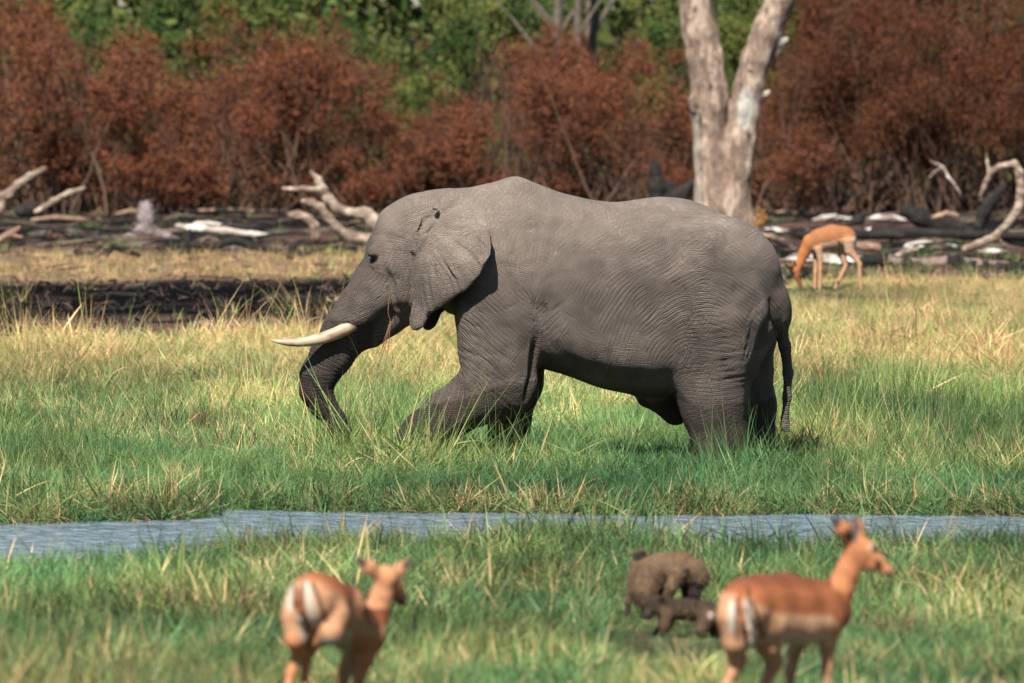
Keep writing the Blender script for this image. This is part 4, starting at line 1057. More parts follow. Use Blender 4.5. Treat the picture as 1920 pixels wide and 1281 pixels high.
# sparse green sprouts and straw on the burnt ground
x, y = pts(136, 212, 9, 3); bmk, stp = burnt_mask(x, y); px = pxo(x, y)
nn = fbm(x * .8, y * .25, oct=3, seed=71)
keep = (R.rand(len(x)) < (stp * .75 + .03 + .3 * (nn > .30) + .25 * sstep(1400, 1550, px) * sstep(185, 165, y)) * (1 - .985 * sstep(130, 132, y) * sstep(162, 159, y) * (px < 1300))) & (bmk > .3)
x, y, px, nn, stp = x[keep], y[keep], px[keep], nn[keep], stp[keep]
g = scatter('grass', x, y, ['sprout', 'fine', 'litter'], [.45, .35, .2], .75 + 0 * x, .08 + .62 * stp + .3 * (nn < .2) + .2 * R.normal(0, 1, len(x)), .35 + .3 * stp + .2 * R.rand(len(x)), .35 + .4 * stp, tiltamt=.2)
tag(g, 'thin green sprouts and straw growing through the burnt ground', 'grass', kind='stuff')
# overhanging fringe along the far bank
x = R.uniform(-7, 7, 1500); y = far_bank(x) + R.uniform(-.22, .35, 1500)
n1 = fbm(x * 2.0, 3, oct=3, seed=91)
g = scatter('grass', x, y, ['broad', 'wild', 'litter'], [.4, .4, .2], .62 + .3 * n1, .12 + .5 * n1, .3 + .3 * R.rand(1500), .3 + .4 * n1, tiltamt=.5, z=np.maximum(height(x, y), WZ) - .02)
tag(g, 'grass fringe hanging over the water along the far bank', 'grass', kind='stuff')

# ------------------------------------------------------------------ logs, stumps, ash
def wood(name, d, chains, label, cat, col=(.34, .25, .20), tip=(.5, .42, .36), char=0.0, h=None, group=None, rough=.25, ground=True):
    rough *= .5
    s = FPX / d
    allp = [p for c in chains for p in c]
    cx = sum(p[0] for p in allp) / len(allp)
    o = W(cx, 0, d); o = on_ground(Vector((o.x, d, 0)))
    root = np.array(o)
    C_ = []
    for c in chains:
        q = []
        for p in c:
            w = np.array(W(p[0], p[1], d + (p[3] if len(p) > 3 else 0))) - root
            q.append((*w, p[2] / s * (.84 if name == 'driftwood' else 1)))
        C_.append(q)
    P = np.array([p for c in C_ for p in c]); rm = P[:, 3].max() * 1.3
    h = h or max(.012, P[:, 3].mean() * .2)
    v = Vol(P[:, :3].min(0) - rm - .08, P[:, :3].max(0) + rm + .08, h)
    for c in C_: v.chain(c, k=rm * .35)
    V, F = v.mesh(); N = normals(V, F)
    f = 1 / max(P[:, 3].mean() * 2.2, .05)
    V = V + N * (P[:, 3].mean() * rough * fbm(V[:, 0] * f, V[:, 1] * f, V[:, 2] * f, oct=3, seed=int(cx) % 97))[:, None]
    V = V + N * (P[:, 3].mean() * .22 * (np.abs(fbm(V[:, 0] * f * 1.4, V[:, 1] * f * 4, V[:, 2] * f * 3, oct=3, seed=4)) - .12))[:, None]
    me = mesh_np(name, V, F)
    n = fbm(V[:, 0] * f * .8, V[:, 1] * f, V[:, 2] * f * 1.5, oct=3, seed=3)
    c = lerp(np.tile(np.array(col), (len(V), 1)), np.array(tip), sstep(-.2, .35, n))
    if char > 0: c = lerp(c, np.array([.018, .016, .016]), sstep(.5 - char, .62 - char, n * .8 + .5))
    attr_col(me, 'col', c)
    ob = obj(name, me, M_WOOD, None, root)
    return tag(ob, label, cat, group)

GREY = dict(col=(.19, .135, .105), tip=(.42, .335, .27))
BRN = dict(col=(.22, .14, .10), tip=(.38, .26, .19))
CHR = dict(col=(.02, .018, .017), tip=(.035, .03, .028))
LG = 'logs lying on the burnt ground'
wood('driftwood', 183, [[(712, 432, 15), (700, 415, 16), (688, 402, 14), (655, 400, 11), (632, 390, 11), (615, 372, 11), (605, 356, 10), (597, 338, 8), (583, 322, 4.5)],
     [(606, 358, 8), (570, 355, 6), (532, 354, 4.5)], [(690, 404, 9), (682, 392, 5)], [(715, 452, 13), (690, 450, 13), (655, 446, 12), (632, 428, 10), (615, 408, 10), (600, 390, 9.5), (585, 381, 9), (568, 378, 5)]],
     'pale forked dead tree lying behind the elephant forehead', 'dead tree', **GREY)
wood('stump', 186, [[(592, 445, 10), (590, 425, 9), (578, 411, 9), (560, 404, 8.5), (546, 404, 7)]], 'short curved pale root stub left of the forked dead tree', 'stump', **GREY)
wood('stump', 190, [[(276, 432, 15), (274, 410, 15), (272, 392, 13)], [(266, 395, 5), (264, 380, 2)], [(275, 393, 6), (276, 377, 2.5)], [(283, 400, 6), (285, 388, 2)], [(270, 432, 14), (240, 448, 8), (215, 455, 4)], [(285, 435, 12), (320, 446, 7), (345, 452, 3)]],
     'splintered grey stump standing on the burnt ground', 'stump', col=(.16, .13, .13), tip=(.30, .25, .25))
wood('log', 192, [[(332, 424, 4), (360, 428, 7), (420, 433, 7), (470, 440, 7), (520, 448, 8), (560, 457, 4)]], 'long white weathered log left of the forked dead tree', 'log', group=LG, col=(.42, .36, .31), tip=(.70, .64, .57), rough=.35)
wood('log', 198, [[(365, 420, 3), (390, 419, 4), (412, 421, 3)]], 'short white log above the long white one', 'log', group=LG, col=(.55, .5, .45), tip=(.8, .75, .7))
wood('log', 205, [[(220, 423, 2.5), (260, 422, 3), (310, 420, 3)]], 'thin white log behind the splintered stump', 'log', group=LG, col=(.5, .45, .4), tip=(.75, .7, .65))
wood('log', 200, [[(-20, 372, 9), (15, 366, 9), (32, 348, 8), (55, 332, 7), (82, 317, 5)], [(5, 372, 8), (0, 395, 8)]], 'pale leaning log rising at the left edge', 'log', group=LG, **GREY)
wood('log', 198, [[(68, 398, 5), (100, 378, 6), (130, 362, 5.5), (157, 353, 4)]], 'second pale leaning log with a pointed end near the left edge', 'log', group=LG, **GREY)
wood('log', 200, [[(40, 396, 13), (60, 394, 14), (75, 397, 10)]], 'round charred log end near the left edge', 'log', group=LG, **CHR)
wood('log', 178, [[(-10, 455, 7), (15, 440, 6), (35, 428, 4)], [(15, 440, 4), (40, 445, 3)]], 'brown broken branch lying at the left edge', 'log', group=LG, **BRN)
wood('log', 180, [[(85, 442, 6), (100, 430, 5), (125, 437, 5), (135, 444, 2)], [(92, 440, 3), (88, 458, 2)]], 'small forked branch on the burnt ground at the left', 'log', group=LG, char=.2, **BRN)
wood('log', 177, [[(360, 458, 6), (400, 462, 8), (440, 450, 8), (470, 462, 7), (520, 470, 6)], [(436, 450, 4), (437, 438, 2)]], 'charred black log below the long white log', 'log', group=LG, **CHR)
wood('stump', 178, [[(350, 470, 6), (352, 450, 5), (356, 430, 2)]], 'thin black burnt stub standing before the white log', 'stump', **CHR)
wood('stump', 176, [[(545, 478, 9), (550, 462, 8), (560, 452, 3)], [(548, 470, 6), (570, 478, 6), (585, 472, 2)], [(550, 475, 4), (553, 490, 3)]], 'jagged charred stump below the forked dead tree', 'stump', **CHR)
wood('log', 176, [[(140, 470, 5), (170, 476, 7), (200, 470, 6)], [(183, 474, 4), (188, 455, 3)]], 'brown root pieces left of the splintered stump', 'log', group=LG, char=.25, **BRN)
wood('log', 175, [[(200, 478, 5), (212, 462, 6), (235, 470, 6), (260, 478, 4)]], 'brown gnarled roots below the splintered stump', 'log', group=LG, char=.3, **BRN)
wood('log', 204, [[(60, 412, 3), (110, 408, 5), (160, 412, 3)]], 'low brown log at the foot of the thicket on the left', 'log', group=LG, **BRN)
wood('log', 208, [[(350, 396, 3), (420, 395, 5), (520, 398, 4), (560, 402, 2)]], 'long brown log along the thicket foot behind the white log', 'log', group=LG, char=.2, **BRN)
wood('log', 208, [[(215, 402, 2), (245, 396, 5), (268, 398, 4)]], 'brown log just left of the splintered stump top', 'log', group=LG, **BRN)
# right side
wood('log', 188, [[(1700, 396, 13), (1725, 408, 17), (1760, 422, 13), (1800, 428, 8)]], 'thick black charred log right of the ash heap', 'log', group=LG, **CHR)
wood('log', 190, [[(1835, 425, 11), (1845, 398, 13), (1862, 372, 11), (1882, 350, 7)]], 'slanting black charred branch at the right', 'log', group=LG, **CHR)
wood('driftwood', 181, [[(1838, 367, 4), (1850, 340, 6), (1858, 322, 7), (1875, 313, 8), (1902, 308, 9), (1912, 325, 10), (1916, 360, 11), (1910, 392, 10), (1888, 422, 9), (1865, 445, 9), (1835, 458, 9), (1810, 467, 8)],
     [(1855, 325, 4), (1851, 305, 3), (1850, 290, 2)], [(1870, 445, 4), (1883, 460, 3)]], 'pale arched dead branch at the right edge', 'dead branch', **GREY)
wood('log', 172, [[(1600, 462, 6), (1625, 463, 9), (1645, 466, 8)]], 'short pink brown log behind the ram rump', 'log', group=LG, **BRN)
wood('log', 171, [[(1610, 490, 7), (1660, 486, 11), (1720, 496, 10), (1790, 490, 12), (1850, 497, 9), (1940, 500, 8)], [(1720, 494, 6), (1680, 505, 4)]], 'long grey brown fallen trunk right of the ram', 'log', group=LG, char=.12, col=(.20, .15, .125), tip=(.36, .28, .23))
wood('log', 174, [[(1675, 484, 5), (1695, 474, 6), (1720, 468, 4)]], 'grey branch stub leaning on the long fallen trunk', 'log', group=LG, **GREY)
wood('log', 182, [[(1425, 440, 4), (1450, 446, 7), (1475, 456, 7), (1488, 468, 4)]], 'dark curved log between the tree and the ram', 'log', group=LG, col=(.08, .06, .05), tip=(.3, .2, .16))
wood('log', 200, [[(1440, 400, 4), (1480, 400, 6), (1520, 402, 5)]], 'brown log left of the ash heap', 'log', group=LG, char=.2, **BRN)
wood('log', 186, [[(1590, 420, 6), (1612, 412, 9), (1618, 402, 6)]], 'dark log end between the two ash heaps', 'log', group=LG, **CHR)
wood('log', 186, [[(1750, 408, 4), (1775, 401, 6), (1795, 404, 4)]], 'curved brown branch behind the black charred log', 'log', group=LG, **BRN)
wood('log', 180, [[(1500, 440, 8), (1540, 445, 10), (1620, 440, 9), (1690, 442, 8)]], 'long black charred log behind the ram', 'log', group=LG, **CHR)
wood('log', 184, [[(1640, 432, 8), (1720, 436, 9), (1800, 440, 9), (1930, 444, 8)]], 'long black charred log at the right edge', 'log', group=LG, **CHR)
wood('stump', 204, [[(1232, 400, 17), (1232, 350, 15), (1228, 320, 10), (1226, 300, 5)], [(1240, 395, 16), (1275, 370, 15), (1296, 345, 9)], [(1262, 390, 10), (1258, 345, 8)]], 'tall black burnt stump left of the big pale trunk', 'stump', **CHR)
for i, (c, lab) in enumerate([([(1440 + 30, 300, 2), (1752, 330, 2)], None)]): pass
wood('dead_branch', 196, [[(1790, 345, 1.2), (1775, 325, 1.5), (1768, 312, 1.5), (1745, 302, 1)], [(1768, 312, 1.4), (1752, 322, 1), (1742, 333, .8)], [(1775, 330, 1.5), (1790, 346, 1.5), (1800, 362, 1.2)]],
     'pale bare twiggy branch in the thicket at the right', 'dead branch', col=(.5, .42, .36), tip=(.7, .6, .52))

def ash(cx, py, rx, rz, label, d=None):
    d = d or 4 * FPX / (py + 4)
    o = on_ground(W(cx, py, d)); s = FPX / d; a = rx / s
    n, m = 9, 28; V = [(0, 0, rz / s)]
    for i in range(1, n + 1):
        for j in range(m):
            t = 2 * math.pi * j / m; r = i / n * a * (1 + .22 * math.sin(t * 2 + cx) + .12 * math.sin(t * 5 + py))
            zz = rz / s * (1 - (i / n) ** 2) - (.03 if i == n else 0)
            V.append((r * math.cos(t), r * math.sin(t) * 1.3, zz))
    V = np.array(V); V[:, 2] += .35 * rz / s * fbm(V[:, 0] * 6, V[:, 1] * 3, cx, oct=3) * (V[:, 2] > 0)
    F4 = np.array([(1 + (i - 1) * m + j, 1 + (i - 1) * m + (j + 1) % m, 1 + i * m + (j + 1) % m, 1 + i * m + j) for i in range(1, n) for j in range(m)])[:, ::-1]
    F3 = np.array([(0, 1 + j, 1 + (j + 1) % m) for j in range(m)])
    me = mesh_np('ash_heap', V, [F4, F3])
    nn = fbm(V[:, 0] * 4 + cx, V[:, 1] * 2, oct=3, seed=9)
    attr_col(me, 'col', lerp(np.tile([.60, .57, .54], (len(V), 1)), np.array([.20, .15, .12]), sstep(.02, .25, nn)))
    tag(obj('ash_heap', me, M_ASH, None, o), label, 'ash heap', 'white ash heaps on the burnt ground')
ash(1562, 406, 46, 10, 'white ash heap behind the ram rump, left of the dark log end')
ash(1658, 408, 44, 11, 'white ash heap left of the thick black log')
ash(1450, 430, 46, 6, 'flat grey white ash heap right of the pale tree trunk')
ash(1530, 484, 62, 17, 'bright white ash heap directly behind the ram legs', 172)
ash(1600, 490, 22, 14, 'small white ash heap by the ram hind legs', 173)
ash(1742, 460, 42, 8, 'white ash heap between the black logs and the long fallen trunk')
ash(1860, 466, 30, 5, 'small flat ash heap under the pale arched branch')
ash(1905, 428, 28, 9, 'white ash heap at the right edge behind the arched branch')
ash(1650, 426, 30, 5, 'thin grey ash heap just before the thick black log')

# small debris: twigs, clods and charcoal nobody could count
parts = []
dc = []
x, y = pts(140, 212, .85, 3); bmk, stp = burnt_mask(x, y); k = (bmk > .5) & (R.rand(len(x)) > stp * .8) & ((y > 161) | (R.rand(len(x)) < .08)); x, y = x[k], y[k]
nbig = len(x); x3, y3 = pts(131, 163, 5, 2); bmk, stp = burnt_mask(x3, y3); k3 = (bmk > .3) & (pxo(x3, y3) < 1300) & (stp < .5); x, y = np.concatenate([x, x3[k3]]), np.concatenate([y, y3[k3]])
for iq, (xx, yy) in enumerate(zip(x, y)):
    L = R.uniform(.08, .5) if iq < nbig else R.uniform(.02, .10); a = R.uniform(0, 6.28); r = R.uniform(.008, .030) if iq < nbig else R.uniform(.006, .022); z = float(height(np.array([xx]), np.array([yy]))[0])
    q = [(xx - L * math.cos(a), yy - L * math.sin(a), z + R.uniform(0, .03), r * .7), (xx, yy, z + R.uniform(.01, .09), r), (xx + L * math.cos(a + .5), yy + L * math.sin(a + .5), z + R.uniform(0, .12), r * .4)]
    V, F = tube(q, 5); parts.append((V, F))
    c = [(.016, .014, .014), (.016, .014, .014), (.14, .09, .07), (.22, .16, .12), (.07, .05, .04)][R.randint(5)] if iq < nbig else [(.014, .012, .012), (.03, .024, .02), (.02, .017, .016), (.075, .05, .04)][R.randint(4)]
    dc.append(np.tile(c, (len(V), 1)))
V, F = join(parts); me = mesh_np('twig_debris', V, F); attr_col(me, 'col', np.concatenate(dc))
tag(obj('twig_debris', me, M_WOOD), 'scattered charred twigs and splinters on the burnt ground', 'twigs', kind='stuff')

# ------------------------------------------------------------------ the big pale tree
def big_tree():
    d = 193.0; s = FPX / d
    o = on_ground(W(1358, 445, d)); o.z -= .02; root = empty('tree', o, 'big pale bare barked tree trunk forking into two behind the elephant rump', 'tree'); o_ = np.array(o)
    v = Vol(np.array(W(1250, 460, d)) - o_ + np.array([-.3, -1.1, -.15]), np.array(W(1530, -60, d)) - o_ + np.array([.4, 1.1, 0]), .032)
    def ch(pts, k=.08): v.chain([(*(np.array(W(p[0], p[1], d + (p[3] if len(p) > 3 else 0))) - o_), p[2] / s) for p in pts], k)
    ch([(1296, -90, 27), (1302, -20, 30), (1313, 60, 33), (1323, 110, 34), (1330, 200, 36), (1336, 280, 34), (1340, 350, 34), (1345, 450, 38)])
    ch([(1480, -80, 24), (1462, 0, 27), (1438, 60, 27), (1418, 110, 27), (1404, 160, 26), (1396, 210, 27), (1388, 260, 28), (1378, 320, 31), (1374, 380, 33), (1374, 450, 38)])
    ch([(1358, 240, 18, .02), (1358, 300, 28, -.05), (1358, 400, 40, -.05), (1358, 450, 46)])
    ch([(1432, 100, 14), (1448, 88, 10), (1462, 80, 8), (1474, 75, 6)], .03); ch([(1420, 183, 9), (1434, 177, 6), (1443, 172, 4)], .03)
    ch([(1424, 140, 10), (1440, 120, 7), (1458, 96, 5)], .03)
    ch([(1302, 190, 14, -.15), (1304, 205, 10, -.2)], .04)
    for a in ((1300, 449, 12), (1420, 449, 14), (1385, 452, 16), (1335, 452, 15)): ch([(1358 + (a[0] - 1358) * .5, 400, 22, -.1), (a[0], a[1], a[2], -.2)], .08)
    V, F = v.mesh(); V = relax(V, F, 1); N = normals(V, F)
    z = V[:, 2]; f = fbm(V[:, 0] * 6, V[:, 1] * 6, z * 1.6, oct=4, seed=5) * 1.3
    ridge = 1 - np.abs(fbm(V[:, 0] * 5, V[:, 1] * 5, z * .8, oct=3, seed=6)) * 3
    low = sstep(2.6, 1.6, z)
    V = V + N * (f * .035 + .03 * low * ridge)[:, None]
    w = V + o_; px = w[:, 0] / w[:, 1] * FPX + 960; py = (CAMZ - w[:, 2]) / w[:, 1] * FPX
    c = lerp(np.tile([.25, .18, .14], (len(V), 1)), np.array([.42, .32, .255]), sstep(-.15, .25, f))
    c = lerp(c, np.array([.22, .13, .09]), sstep(.22, .4, fbm(V[:, 0] * 4, V[:, 1] * 4, z * .9, oct=3, seed=8)) * low * .8)
    e = ((px - 1399 - (py - 200) * -.06) / 17) ** 2 + ((py - 203) / 40) ** 2 + .25 * fbm(px / 8, py / 8, oct=2)
    c = lerp(c, np.array([.45, .43, .39]), sstep(1.15, .85, e) * (N[:, 1] < 0))
    c = lerp(c, np.array([.50, .45, .38]), ((px > 1455) & (py > 60) & (py < 92)) * .9 + ((px > 1432) & (py > 165) & (py < 182)) * .9)
    c = lerp(c, np.array([.46, .40, .34]), sstep(12, 4, np.abs(px - (1300 + (py - 200) * .05))) * ((py > 210) & (py < 400)) * .7)
    for (a, b, r1, r2) in ((1303, 18, 3, 8), (1406, 134, 6, 3), (1405, 255, 5, 8), (1361, 215, 5, 22), (1313, 232, 3, 12), (1333, 165, 4, 9), (1306, 200, 8, 5), (1437, 20, 3, 7)):
        c = lerp(c, np.array([.05, .035, .03]), sstep(1.3, .7, ((px - a) / r1) ** 2 + ((py - b) / r2) ** 2 + .5 * fbm(px / 5, py / 5, oct=2)) * (N[:, 1] < 0) * .85)
    me = mesh_np('trunk', V, F); attr_col(me, 'col', c); obj('trunk', me, M_BARK, root)
    # limbs above the frame, each its own part
    for (a, b) in (([(1296, -88, 27), (1285, -250, 24), (1300, -420, 17), (1280, -600, 9), (1300, -760, 3)], 1), ([(1480, -78, 24), (1510, -200, 20), (1560, -360, 14), (1580, -520, 8), (1640, -650, 3)], 2),
                   ([(1288, -230, 14), (1220, -380, 9), (1160, -480, 3)], 3), ([(1530, -260, 12), (1500, -420, 7), (1520, -540, 2)], 4)):
        Q = [(*(np.array(W(p[0], p[1], d + (b - 2) * .15 * i)) - o_), p[2] / s) for i, p in enumerate(a)]
        Q[0] = (*(np.array(W(a[0][0], a[0][1], d)) - o_), a[0][2] / s)
        Vt, Ft = tube(Q, 12); mt = mesh_np('limb', Vt, Ft); attr_col(mt, 'col', np.tile([.42, .33, .27], (len(Vt), 1))); obj('limb', mt, M_BARK, root)
big_tree()

# ------------------------------------------------------------------ thicket
def bush_mesh(kind_, seed, n, lobes, leaf, wide=1.0, tall=1.0, droop=0.0, zlo=.10):
    """unit-ish bush: crown of leaf faces gathered in sprays, metres"""
    rs = np.random.RandomState(seed)
    Lc = []
    for i in range(lobes):
        a = rs.uniform(0, 6.28); r = math.sqrt(rs.uniform(0, 1)) * 1.35 * wide; z = (zlo + (1 - zlo) * rs.uniform(0, 1)) * tall * 2.9
        z *= (1 - .25 * (r / 1.5) ** 2); Lc.append((r * math.cos(a), r * math.sin(a) * .8, z, rs.uniform(.26, .52)))
    Lc = np.array(Lc)
    ns = n // 9                                       # sprays of nine leaves
    li = rs.randint(0, lobes, ns); u = rs.normal(0, 1, (ns, 3)); u /= np.linalg.norm(u, axis=1)[:, None]
    rr = Lc[li, 3] * rs.uniform(.55, 1.08, ns)
    c = Lc[li, :3] + u * rr[:, None] * np.array([1, 1, .8])
    c[:, 2] = np.abs(c[:, 2])
    nz = fbm(c[:, 0] * 1.3 + seed, c[:, 1] * 1.3, c[:, 2] * 1.3, oct=3, seed=seed)
    k = nz > -.02 + .10 * rs.rand(ns) - .0; c = c[k]; u = u[k]; ns = len(c)
    sd_ = u * .7 + rs.normal(0, .5, (ns, 3)) + np.array([0, 0, .35 - droop]); sd_ /= np.linalg.norm(sd_, axis=1)[:, None]
    Ls = rs.uniform(.12, .34, ns)
    t = np.linspace(0, 1, 9)[None, :, None]
    P = c[:, None, :] + sd_[:, None, :] * Ls[:, None, None] * t + rs.normal(0, .022, (ns, 9, 3)); P = P.reshape(-1, 3); m = len(P)
    a1 = rs.normal(0, 1, (m, 3)); a1 /= np.linalg.norm(a1, axis=1)[:, None]; a2 = np.cross(a1, rs.normal(0, 1, (m, 3))); a2 /= np.linalg.norm(a2, axis=1)[:, None]
    s1 = leaf * rs.uniform(.6, 1.4, m)[:, None]; s2 = s1 * .5
    V = np.stack([P - a1 * s1, P + a2 * s2, P + a1 * s1, P - a2 * s2], 1).reshape(-1, 3)
    F = np.arange(m * 4).reshape(m, 4)
    me = mesh_np('foliage', V, F, smooth=False)
    attr_f(me, 'rnd', np.repeat(np.clip(rs.normal(.4, .25, m) + np.repeat(rs.normal(0, .15, ns), 9), 0, 1), 4))
    # stems
    parts = []
    for i in range(26):
        l = Lc[rs.randint(lobes)]; b = np.array([rs.normal(0, .55), rs.normal(0, .4), 0]); e = l[:3] + rs.normal(0, .3, 3)
        mid = (b + e) / 2 + rs.normal(0, .16, 3); q = []
        for t_ in np.linspace(0, 1, 7):
            p = (1 - t_) ** 2 * b + 2 * t_ * (1 - t_) * mid + t_ ** 2 * e + rs.normal(0, .025, 3) * (0 < t_)
            q.append((*p, .020 * (1 - t_) + .005))
        parts.append(tube(q, 4))
    for i in range(60):                                # loose whippy shoots
        b = np.array([rs.normal(0, .8), rs.normal(0, .5), rs.uniform(0, 1.6)]); dv = rs.normal(0, .35, 3) + np.array([0, 0, .8]); q = []
        for t_ in np.linspace(0, 1, 6): q.append((*(b + dv * t_ * 1.1 + np.array([.25, 0, -.25]) * t_ ** 2 * rs.uniform(-1, 1)), .007 * (1 - t_) + .003))
        parts.append(tube(q, 3))
    Vs, Fs = join(parts); ms = mesh_np('stems', Vs, Fs); attr_col(ms, 'col', np.tile([.075, .045, .032], (len(Vs), 1)) * rs.uniform(.6, 1.6))
    return me, ms
BM = {'russet': [bush_mesh('r', 100 + i, 40000, 24, .026) for i in range(5)],
      'dull': [bush_mesh('d', 200 + i, 38000, 24, .024, droop=.6, zlo=.40) for i in range(4)],
      'green': [bush_mesh('g', 300 + i, 30000, 20, .036) for i in range(4)]}
MM = {'russet': M_RUSSET, 'dull': M_RUSSET2, 'green': M_GREEN}
cnt = {'russet': 0, 'dull': 0, 'green': 0}
def bush(kind_, px, d, hgt, wid, label, group):
    fm, sm = BM[kind_][cnt[kind_] % len(BM[kind_])]; cnt[kind_] += 1
    o = on_ground(W(px, 400, d)); o.z -= .03
    e = empty('bush', o, label, 'bush', group); e.rotation_euler = (0, 0, R.uniform(0, 6.28)); e.scale = (wid / 3.4, wid / 3.4, hgt / 3.3)
    tag(obj('foliage', fm, MM[kind_], e), kind='stuff'); tag(obj('stems', sm, M_TWIG, e), kind='stuff')
RG, DG, GG = 'russet bushes of the thicket edge', 'dull brown bushes on the right', 'green bushes above the thicket'
for a in [
    (-130, 214, 4.2, 4, 'russet bush just past the left edge of the frame'), (10, 213, 4.0, 3.6, 'russet bush behind the leaning logs at the left edge'),
    (150, 214, 3.5, 3.6, 'russet bush right of the pointed leaning log'), (290, 213, 2.7, 3.2, 'low russet bush directly behind the splintered stump'),
    (410, 214, 3.6, 3.4, 'russet bush behind the left part of the long white log'), (520, 213, 3.4, 3.2, 'russet bush left of the forked dead tree'),
    (620, 214, 3.0, 3.2, 'russet bush right behind the tips of the forked dead tree'), (730, 213, 2.2, 3.0, 'low russet bush above the elephant forehead'),
    (840, 214, 2.5, 3.0, 'russet bush above the elephant ear'), (950, 213, 3.0, 3.4, 'russet bush above the elephant shoulder hump'),
    (1060, 214, 3.0, 3.2, 'russet bush above the middle of the elephant back'), (1170, 213, 2.7, 3.2, 'russet bush left of the black burnt stump'),
    (1270, 214, 2.5, 2.8, 'russet bush behind the black burnt stump'), (1350, 211, 2.0, 2.6, 'low russet bush behind the fork of the pale tree'),
    (1450, 210, 2.9, 2.6, 'russet bush right of the pale tree')]:
    a = (a[0], a[1], a[2] + (.25 if a[0] not in (730, 840) else .1), a[3] * 1.22, a[4])
    bush('russet', *a, RG)
for a in [(60, 219, 4.7, 4.0, 'taller russet bush behind the left edge logs'), (300, 220, 3.9, 3.6, 'russet bush top under the dark green crown at the left'), (480, 220, 4.3, 3.6, 'taller russet bush rising between two green crowns'),
          (590, 221, 4.3, 3.4, 'taller russet bush left of the green streak'), (900, 220, 4.0, 3.4, 'taller russet bush left of the far pale trunks'), (1060, 221, 3.9, 3.4, 'russet bush under the far pale trunks'), (1210, 220, 3.7, 3.2, 'russet bush top left of the pale tree')]:
    bush('russet', *a, RG)
for a in [(1530, 212, 3.9, 3.0, 'dull brown bush above the ram'), (1620, 213, 4.6, 3.8, 'tall dull brown bush right of the ram'), (1730, 212, 4.2, 3.4, 'dull brown bush above the thick black log'),
          (1840, 213, 4.8, 3.8, 'tall dull brown bush above the slanting black branch'), (1950, 211, 4.4, 3.8, 'dull brown bush at the right edge'), (1680, 218, 5.8, 4.6, 'tallest dull brown bush at the top right'), (1860, 219, 6.0, 4.6, 'tall dull brown bush in the top right corner'), (2060, 214, 5.0, 4, 'dull brown bush past the right edge'),
          (1560, 219, 5.0, 3.4, 'dull brown bush behind the right fork of the pale tree')]:
    bush('dull', *a, DG)
for a in [(-60, 227, 5.6, 4.4, 'green bush at the top left corner'), (130, 226, 5.0, 4.2, 'yellow green bush right of the top left corner'), (240, 223, 4.2, 3.6, 'dark green bush dipping into the russet at the left'), (400, 227, 5.4, 4.2, 'bright green bush at the top left centre'),
          (540, 226, 5.2, 4.0, 'green bush above the forked dead tree'), (660, 222, 4.2, 3.2, 'green bush at the start of the green streak'), (760, 217, 3.1, 2.8, 'yellow green bush low above the elephant forehead'), (830, 224, 4.8, 3.6, 'green bush above the elephant ear'),
          (960, 228, 5.4, 4.2, 'green bush left of the far pale trunks'), (1140, 228, 5.0, 4.0, 'green bush right of the far pale trunks'), (1250, 224, 4.6, 3.6, 'dark green bush left of the pale tree'), (1380, 221, 3.9, 3.2, 'dark green bush seen through the fork of the pale tree'),
          (1480, 226, 5.4, 4.0, 'green bush right of the pale tree top'), (1700, 232, 7.5, 5, 'green bush hidden behind the tall brown bushes')]:
    bush('green', *a, GG)
# far pale trunks
def far_trunk(px, d, lean, r, label, ht=6.5):
    o = on_ground(W(px, 400, d)); s = FPX / d
    e = empty('tree', o, label, 'tree')
    q = [(0 + lean * t, .1 * math.sin(t * 3), ht * t, r * (1 - .4 * t)) for t in np.linspace(0, 1, 9)]
    for i in range(1, 9): q[i] = (q[i][0] + R.normal(0, .05), q[i][1], q[i][2], q[i][3])
    V, F = tube(q, 9); m_ = mesh_np('trunk', V, F); attr_col(m_, 'col', np.tile([.15, .125, .10], (len(V), 1))); obj('trunk', m_, M_BARK, e)
    for (t0, dx, L) in ((.45, -.9, 1.6), (.55, 1.0, 1.8), (.68, -.7, 1.5), (.8, .6, 1.2)):
        b = np.array(q[int(t0 * 8)][:3]); q2 = [(*(b + np.array([dx * u * (1 + .3 * u), .2 * u, L * u])), r * .5 * (1 - .7 * u)) for u in np.linspace(0, 1, 5)]
        V, F = tube(q2, 7); m_ = mesh_np('limb', V, F); attr_col(m_, 'col', np.tile([.14, .118, .095], (len(V), 1))); obj('limb', m_, M_BARK, e)
far_trunk(1040, 224.5, .1, .12, 'thin pale trunk at the top, leftmost of three far trunks')
far_trunk(1088, 225, .35, .17, 'pale trunk at the top, middle of three far trunks')
far_trunk(1105, 224, -.3, .10, 'thin leaning trunk at the top, right of three far trunks')
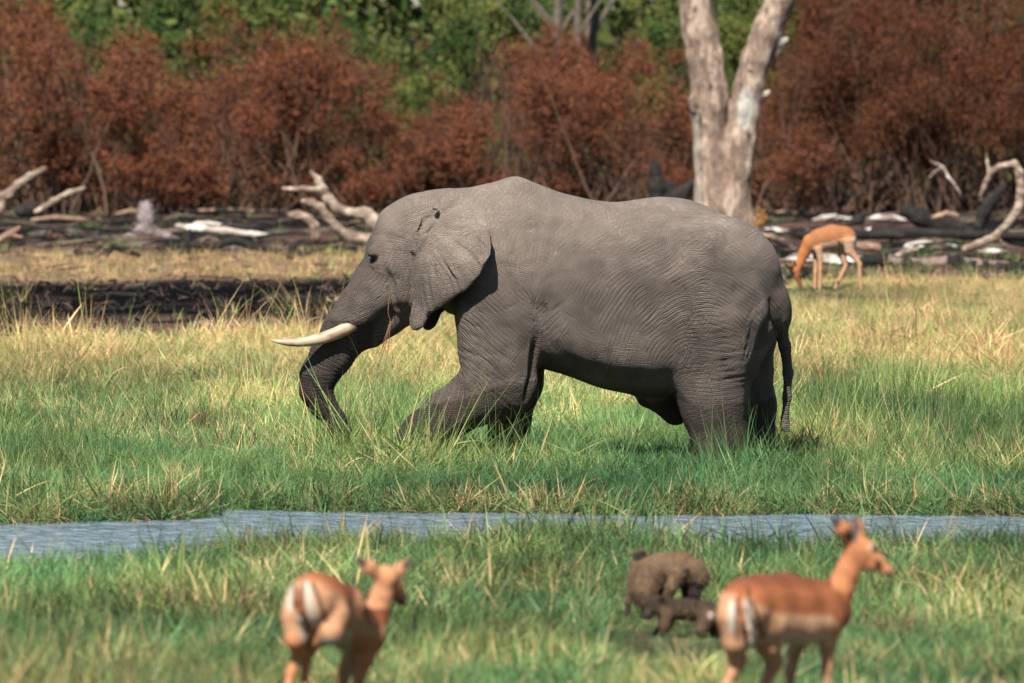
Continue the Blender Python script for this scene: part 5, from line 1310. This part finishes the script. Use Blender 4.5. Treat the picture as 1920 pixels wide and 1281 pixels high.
# far wood behind everything, reads as one mass
rs = np.random.RandomState(5); n = 80000
X_ = rs.uniform(-34, 34, n); Y_ = rs.uniform(236, 262, n); top = 8.5 + 2.2 * fbm(X_ * .25, Y_ * .2, oct=3, seed=77); Z_ = top * rs.uniform(0, 1, n) ** .7
P = np.stack([X_, Y_, Z_], 1); a1 = rs.normal(0, 1, (n, 3)); a1 /= np.linalg.norm(a1, axis=1)[:, None]; a2 = np.cross(a1, rs.normal(0, 1, (n, 3))); a2 /= np.linalg.norm(a2, axis=1)[:, None]
s1 = .20 * rs.uniform(.6, 1.4, n)[:, None]
V = np.stack([P - a1 * s1, P + a2 * s1 * .6, P + a1 * s1, P - a2 * s1 * .6], 1).reshape(-1, 3)
me = mesh_np('distant_wood', V, np.arange(n * 4).reshape(n, 4), smooth=False); attr_f(me, 'rnd', np.repeat(rs.rand(n), 4))
tag(obj('distant_wood', me, M_GREEN), 'dense green wood rising beyond the thicket', 'wood', kind='stuff')

# yellow sapling beside the pale tree
def sapling():
    d = 186; o = on_ground(W(1424, 440, d)); e = empty('sapling', o, 'little sapling with dry yellow leaves right of the pale tree', 'sapling'); s = FPX / d
    rs = np.random.RandomState(3); parts = []; LV = []
    for k in range(6):
        a = rs.uniform(-.5, .5); L = rs.uniform(.35, .62); q = [(a * .55 * t * L, rs.normal(0, .02), L * t, .006 * (1 - t) + .003) for t in np.linspace(0, 1, 5)]
        parts.append(tube(q, 4))
        for j in range(16):
            t = rs.uniform(.55, 1.05); LV.append((a * .55 * t * L + rs.normal(0, .035), rs.normal(0, .05), L * t + rs.normal(0, .03)))
    V, F = join(parts); m_ = mesh_np('stem', V, F); attr_col(m_, 'col', np.tile([.2, .13, .08], (len(V), 1))); obj('stem', m_, M_TWIG, e)
    P = np.array(LV); m = len(P); a1 = rs.normal(0, 1, (m, 3)) * .028; a2 = np.cross(a1, rs.normal(0, 1, (m, 3))) ; a2 = a2 / np.linalg.norm(a2, axis=1)[:, None] * .016
    me = mesh_np('leaves', np.stack([P - a1, P + a2, P + a1, P - a2], 1).reshape(-1, 3), np.arange(m * 4).reshape(m, 4), smooth=False); attr_f(me, 'rnd', np.repeat(rs.rand(m), 4)); obj('leaves', me, M_GOLD, e)
sapling()
